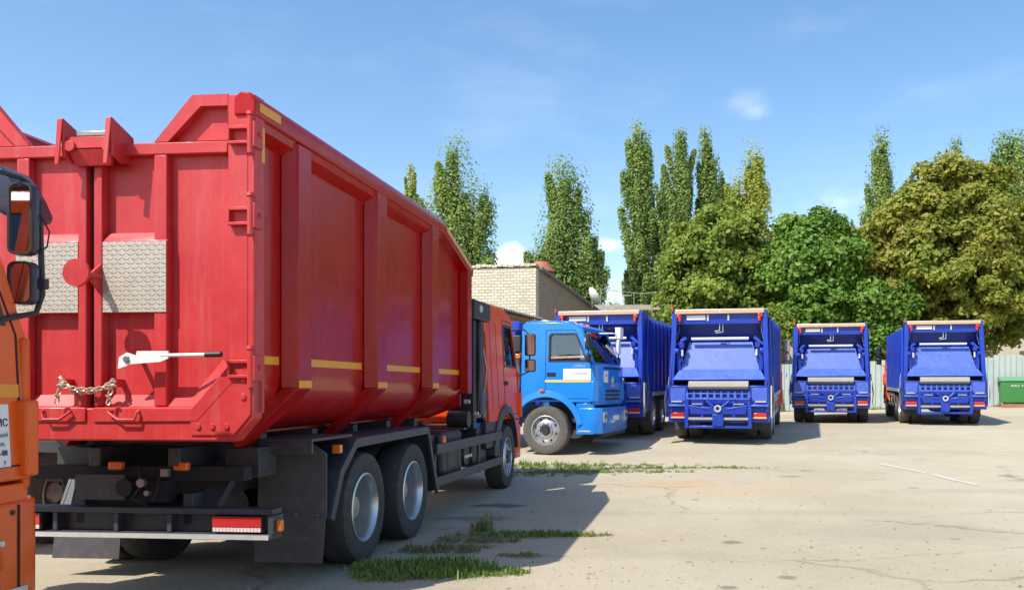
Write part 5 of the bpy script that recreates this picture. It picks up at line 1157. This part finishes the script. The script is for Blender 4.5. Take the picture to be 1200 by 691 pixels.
# ------------------------------------------------------------ royal blue rear-loading refuse trucks
def refuse_truck():
    t = empty('refuse_truck'); ry = M['royal']
    def XW(z): return 1.235-.052*max(0, z-.9)
    # tailgate side plates
    prof = [(0.02, .62), (0.0, 1.45), (.32, 3.18), (.50, 3.22), (1.25, 3.22), (1.25, .95), (.9, .62)]
    m = MB()
    for s in (1, -1):
        vs = [(s*XW(z), y, z) for y, z in prof]+[(s*(XW(z)-.05), y, z) for y, z in prof]; n = len(prof)
        m.add(vs, [list(range(n)), list(range(2*n-1, n-1, -1))]+[(i, (i+1) % n, n+(i+1) % n, n+i) for i in range(n)])
    m.box(-1.1, 1.1, .36, 1.24, 3.12, 3.215)
    tg = m.build('tailgate', ry, t, bevel=.01)
    # rear posts
    for s in (1, -1):
        m = MB(); m.hexa([(s*(XW(1.4)+.03), -.05, .75), (s*(XW(1.4)-.09), -.05, .75), (s*(XW(1.4)-.09), .10, .75), (s*(XW(1.4)+.03), .10, .75), (s*(XW(3.2)+.03), .26, 3.2), (s*(XW(3.2)-.09), .26, 3.2), (s*(XW(3.2)-.09), .42, 3.2), (s*(XW(3.2)+.03), .42, 3.2)])
        m.build('rear_post', ry, tg, bevel=.012)
        # hydraulic ram and hoses along the outside
        m = MB(); m.cyl((s*1.21, .55, 1.2), (s*1.18, .75, 2.3), .055, .055, 10); m.cyl((s*1.18, .75, 2.3), (s*1.165, .95, 3.05), .03, .03, 8); m.box(s*1.22, s*1.27, .4, .62, 1.0, 1.25); m.build('hydraulic_ram', ry, tg)
        m = MB(); m.tube([(s*1.27, .3, .8), (s*1.3, .32, 1.1), (s*1.28, .4, 1.4), (s*1.26, .42, 1.6)], .018, 6); m.tube([(s*1.29, .1, .62), (s*1.33, .1, 1.0), (s*1.28, .12, 1.35)], .014, 6); m.build('hose', M['steel'], tg)
        if s < 0: MB().box(s*1.12, s*1.18, .22, .30, 3.19, 3.29).build('marker_lamp', M['redlens'], tg, bevel=.01)
        m = MB(); m.box(s*1.245, s*1.275, -.06, .10, .62, 1.38); m.build('grab_rail', M['galv'] if s > 0 else ry, tg)
        m = MB(); m.box(s*.93, s*1.04, .18, .30, 3.03, 3.115); m.box(s*.93, s*1.0, .18, .3, 2.93, 3.03); m.build('upper_lamp', M['redlens'], tg, bevel=.01)
        # packer arms
        m = MB(); m.hexa([(s*1.05, .3, 2.35), (s*1.12, .3, 2.35), (s*1.12, .42, 2.35), (s*1.05, .42, 2.35), (s*.80, .35, 2.52), (s*.86, .35, 2.58), (s*.86, .5, 2.58), (s*.80, .5, 2.52)])
        m.cyl((s*.93, .30, 2.40), (s*.93, .26, 1.95), .05, .035, 8); m.box(s*.86, s*.98, .22, .34, 2.30, 2.42); m.cyl((s*.98, .2, 2.22), (s*1.08, .2, 2.22), .075, .075, 10); m.box(s*.95, s*1.05, .25, .4, 1.75, 2.2)
        m.build('packer_arm', ry, tg, bevel=.006)
        MB().cyl((s*.90, .23, 2.25), (s*.90, .20, 2.1), .03, .03, 8).build('arm_bolt', M['galv'], tg)
        m = MB(); m.tube([(s*1.02, .42, 3.0), (s*1.0, .40, 2.75), (s*1.05, .38, 2.5)], .012, 5); m.build('hydraulic_hose', M['steel'], tg)
    # top cross beam with reflective strip, plate and lamps
    m = MB(); m.box(-1.08, 1.08, .22, .42, 3.125, 3.235); m.build('top_beam', M['galv'], tg, bevel=.008)
    for a, b_ in ((-1.06, -.03), (.03, 1.06)): MB().box(a, b_, .208, .219, 3.13, 3.205).build('reflective_strip', M['tan'], tg)
    m = MB(); m.box(-1.06, 1.06, .3, .36, 2.92, 3.12); m.box(-1.06, 1.06, .28, .38, 2.88, 2.918); m.build('top_panel', ry, tg)
    m = MB(); m.box(-.80, -.34, .28, .29, 2.98, 3.09); m.build('number_plate', M['white'], tg)
    for x in (-.28, .22): MB().box(x-.02, x+.02, .26, .298, 2.95, 3.10).build('bracket', M['galv'], tg)
    m = MB(); m.tube([(.0, .34, 2.88), (.0, .34, 2.72), (-.12, .36, 2.70)], .015, 5); m.tube([(.08, .34, 2.88), (.08, .34, 2.68), (-.1, .36, 2.66)], .012, 5); m.build('work_light', M['galv'], tg)
    # hopper cavity: ceiling shade sheet, bar, blade, lower plate
    m = MB(); m.hexa([(-1.06, .95, 2.3), (1.06, .95, 2.3), (1.06, 1.0, 2.3), (-1.06, 1.0, 2.3), (-1.04, .75, 2.9), (1.04, .75, 2.9), (1.04, .8, 2.9), (-1.04, .8, 2.9)]); m.build('hopper_back', ry, tg)
    m = MB(); m.cyl((-.70, .40, 2.52), (.70, .40, 2.52), .04, .04, 14); m.build('cross_bar', M['chrome'], tg)
    m = MB(); m.hexa([(-.98, .30, 1.75), (.98, .30, 1.75), (.98, .36, 1.74), (-.98, .36, 1.74), (-.78, .56, 2.44), (.78, .56, 2.44), (.78, .62, 2.43), (-.78, .62, 2.43)]); bl = m.build('packer_blade', M['royal_blade'], tg, bevel=.008)
    m = MB(); m.hexa([(-1.12, .02, 1.53), (1.12, .02, 1.53), (1.12, .09, 1.50), (-1.12, .09, 1.50), (-.99, .27, 1.77), (.99, .27, 1.77), (.99, .34, 1.74), (-.99, .34, 1.74)]); m.build('blade_lip', M['royal_blade'], tg, bevel=.008)
    m = MB(); m.box(-1.13, 1.13, .5, .9, 1.0, 1.5); m.build('hopper_floor', M['dark'], tg)
    for s in (1, -1):     # ribs, pivots and pipes on the inner cheeks of the hopper
        for z in (1.62, 2.05, 2.62): MB().box(s*1.0, s*1.13, .34, .9, z, z+.05).build('cheek_rib', ry, tg)
        m = MB(); m.cyl((s*.98, .5, 1.95), (s*1.12, .5, 1.95), .09, .09, 12); m.cyl((s*1.0, .45, 1.65), (s*.97, .62, 2.6), .035, .035, 8); m.build('packer_ram', M['darkgrey'], tg)
        m = MB(); m.box(s*.80, s*1.16, -.03, -.021, 1.02, 1.33); m.build('mesh_panel', M['royal_blade'], tg)
        MB().box(s*.88, s*1.14, -.055, -.031, .985, 1.015).build('panel_handle', M['galv'], tg)
        m = MB(); m.tube([(s*1.16, -.02, 1.5), (s*1.15, .0, 1.2), (s*1.22, -.08, 1.0), (s*1.2, -.1, .7)], .013, 5); m.build('cable', M['black'], tg)
    # lower hopper rear wall with side steps
    m = MB(); m.box(-1.18, -.74, -.02, .45, .92, 1.38); m.box(.74, 1.18, -.02, .45, .92, 1.38); m.box(-.735, .735, .08, .45, .80, 1.30); m.build('hopper_rear', ry, tg, bevel=.01)
    for s in (1, -1): MB().box(s*.78, s*1.20, -.10, -.025, .88, .93).build('step_shelf', M['royal_blade'], tg, bevel=.008)
    m = MB(); pr = [(-.04, 1.30), (-.08, 1.36), (-.06, 1.45), (.02, 1.49), (.12, 1.46), (.14, 1.30)]; m.prism(pr, 'x', -.72, .72); m.build('hopper_lip', M['lipsteel'], tg)
    # lift comb
    m = MB(); m.box(-.76, .76, -.14, -.085, 1.18, 1.205); m.box(-.76, .76, -.14, -.085, 1.05, 1.085)
    for k in range(10): x = -.74+k*.1644; m.box(x-.03, x+.03, -.14, -.086, 1.086, 1.179); m.cyl((x, -.11, 1.205), (x, -.11, 1.245), .022, .008, 6)
    lc = m.build('lift_comb', M['royal_blade'], tg, bevel=.005)
    m = MB()
    for x in (-.74, -.38, .38, .74): m.box(x-.035, x+.035, -.12, .06, .62, 1.049)
    for s in (1, -1):
        m.tube([(s*.28, -.1, 1.04), (s*.2, -.13, .95), (s*.1, -.14, .88), (0, -.14, .86)], .03, 8); m.tube([(s*.7, -.13, .90), (s*.5, -.13, .87), (s*.2, -.14, .82)], .028, 8)
    m.hexa([(-.66, -.13, .70), (.66, -.13, .70), (.66, -.06, .70), (-.66, -.06, .70), (-.70, -.15, .88), (.70, -.15, .88), (.70, -.06, .88), (-.70, -.06, .88)])
    m.build('lift_arm', ry, tg, bevel=.006)
    m = MB(); m.lathe([(.05, -.03), (.085, -.03), (.085, .03), (.05, .03)], 16, close=True); q = m.build('tow_ring', M['galv'], tg, loc=(0, -.17, .84)); q.rotation_euler = (0, 0, R(90))
    for x in (-.5, .5): MB().box(x-.12, x+.12, -.162, -.152, .93, .96).build('arm_pad', M['lipsteel'], tg)
    m = MB(); m.box(-.78, .78, -.10, .1, .36, .42); m.box(-.13, .13, -.16, -.10, .42, .70); m.box(-.8, -.72, -.14, .1, .36, .86); m.box(.72, .8, -.14, .1, .36, .86); m.build('lower_frame', ry, tg, bevel=.008)
    MB().box(-.72, .72, -.118, -.104, .56, .62).build('bumper_pipe', M['lipsteel'], tg, bevel=.006)
    m = MB(); m.box(-1.22, 1.22, .0, .3, .50, .86); m.build('rear_apron', ry, tg, bevel=.01)
    for s in (1, -1):
        m = MB(); m.box(s*.82, s*1.15, -.05, -.002, .645, .73); tl = m.build('tail_light', M['redlens'], tg, bevel=.006)
        MB().box(s*.82, s*1.15, -.054, -.002, .595, .638).build('clear_lens', M['tan'], tl)
    # ribbed body
    m = MB(); m.prism([(-1.2, 1.12), (1.2, 1.12), (1.2, 3.0), (1.08, 3.12), (-1.08, 3.12), (-1.2, 3.0)], 'y', 1.27, 6.0); bd = m.build('body', ry, t, bevel=.01)
    for k in range(9):
        y = 1.32+k*.575
        for s in (1, -1): MB().box(s*1.201, s*1.255, y, y+.1, 1.12, 3.0).build('body_rib', ry, bd, bevel=.006)
    for s in (1, -1):
        MB().box(s*1.2, s*1.262, 1.28, 6.0, 1.02, 1.118).build('body_rail', M['galv'], bd)
        m = MB(); m.box(s*.75, s*1.2, 1.0, 3.3, .98, 1.015); m.build('mudguard', M['chassis'], t)
        m = MB(); m.box(s*1.18, s*1.21, 3.4, 5.6, .85, .95); m.box(s*1.18, s*1.21, 3.4, 5.6, .5, .6)
        for y in (3.42, 4.4, 5.5): m.box(s*1.185, s*1.205, y, y+.07, .6, .85)
        m.build('side_guard', M['galv'], t); MB().box(s*.5, s*1.1, 3.6, 4.6, .5, .95).build('fuel_tank', M['darkgrey'], t, bevel=.04)
    chassis(t, .2, 7.6)
    for y in (1.45, 2.8): axle(t, y); dual_wheel(t, M['rubber_dusty'], (1.06, y, .54)); dual_wheel(t, M['rubber_dusty'], (-1.06, y, .54), False)
    axle(t, 6.75); front_wheel(t, M['rubber_dusty'], (1.06, 6.75, .54)); front_wheel(t, M['rubber_dusty'], (-1.06, 6.75, .54), False)
    for s in (1, -1): m = MB(); m.box(s*.62, s*1.2, .92, .935, .25, .95); m.build('mud_flap', M['flap'], t)
    cab(t, M['orangered'], 6.75, tall=2.93)
    return t
RT = refuse_truck()
kids = {}
for c in bpy.data.objects:
    if c.parent: kids.setdefault(c.parent, []).append(c)
LB = ['blue refuse truck standing partly hidden behind the sky blue cab', 'nearest blue refuse truck of the row, fully seen between sky blue cab and fence gap',
      'blue refuse truck parked farthest back, alone before the pale fence', 'blue refuse truck beside the green container, its left side showing']
for i, (px, Y, hd) in enumerate(((699, 22.75, 13), (842, 21.4, 12.2), (973.5, 28.6, 13.2), (1107, 27.3, 12.2))):
    t = RT if i == 0 else copy_tree(RT, None, kids)
    X_ = (px-CX)/FPX*Y; h_ = Vector((math.sin(R(hd)), math.cos(R(hd))))
    zr = ground(X_+h_.x*2.1, Y+h_.y*2.1); zf = ground(X_+h_.x*6.75, Y+h_.y*6.75); pt = math.atan2(zf-zr, 4.65)
    t.location = (X_, Y, zr-2.1*math.tan(pt)); t.rotation_euler = (pt, 0, -R(hd))
    tag(t, LB[i], 'truck', 'blue rear loading refuse trucks in a row')
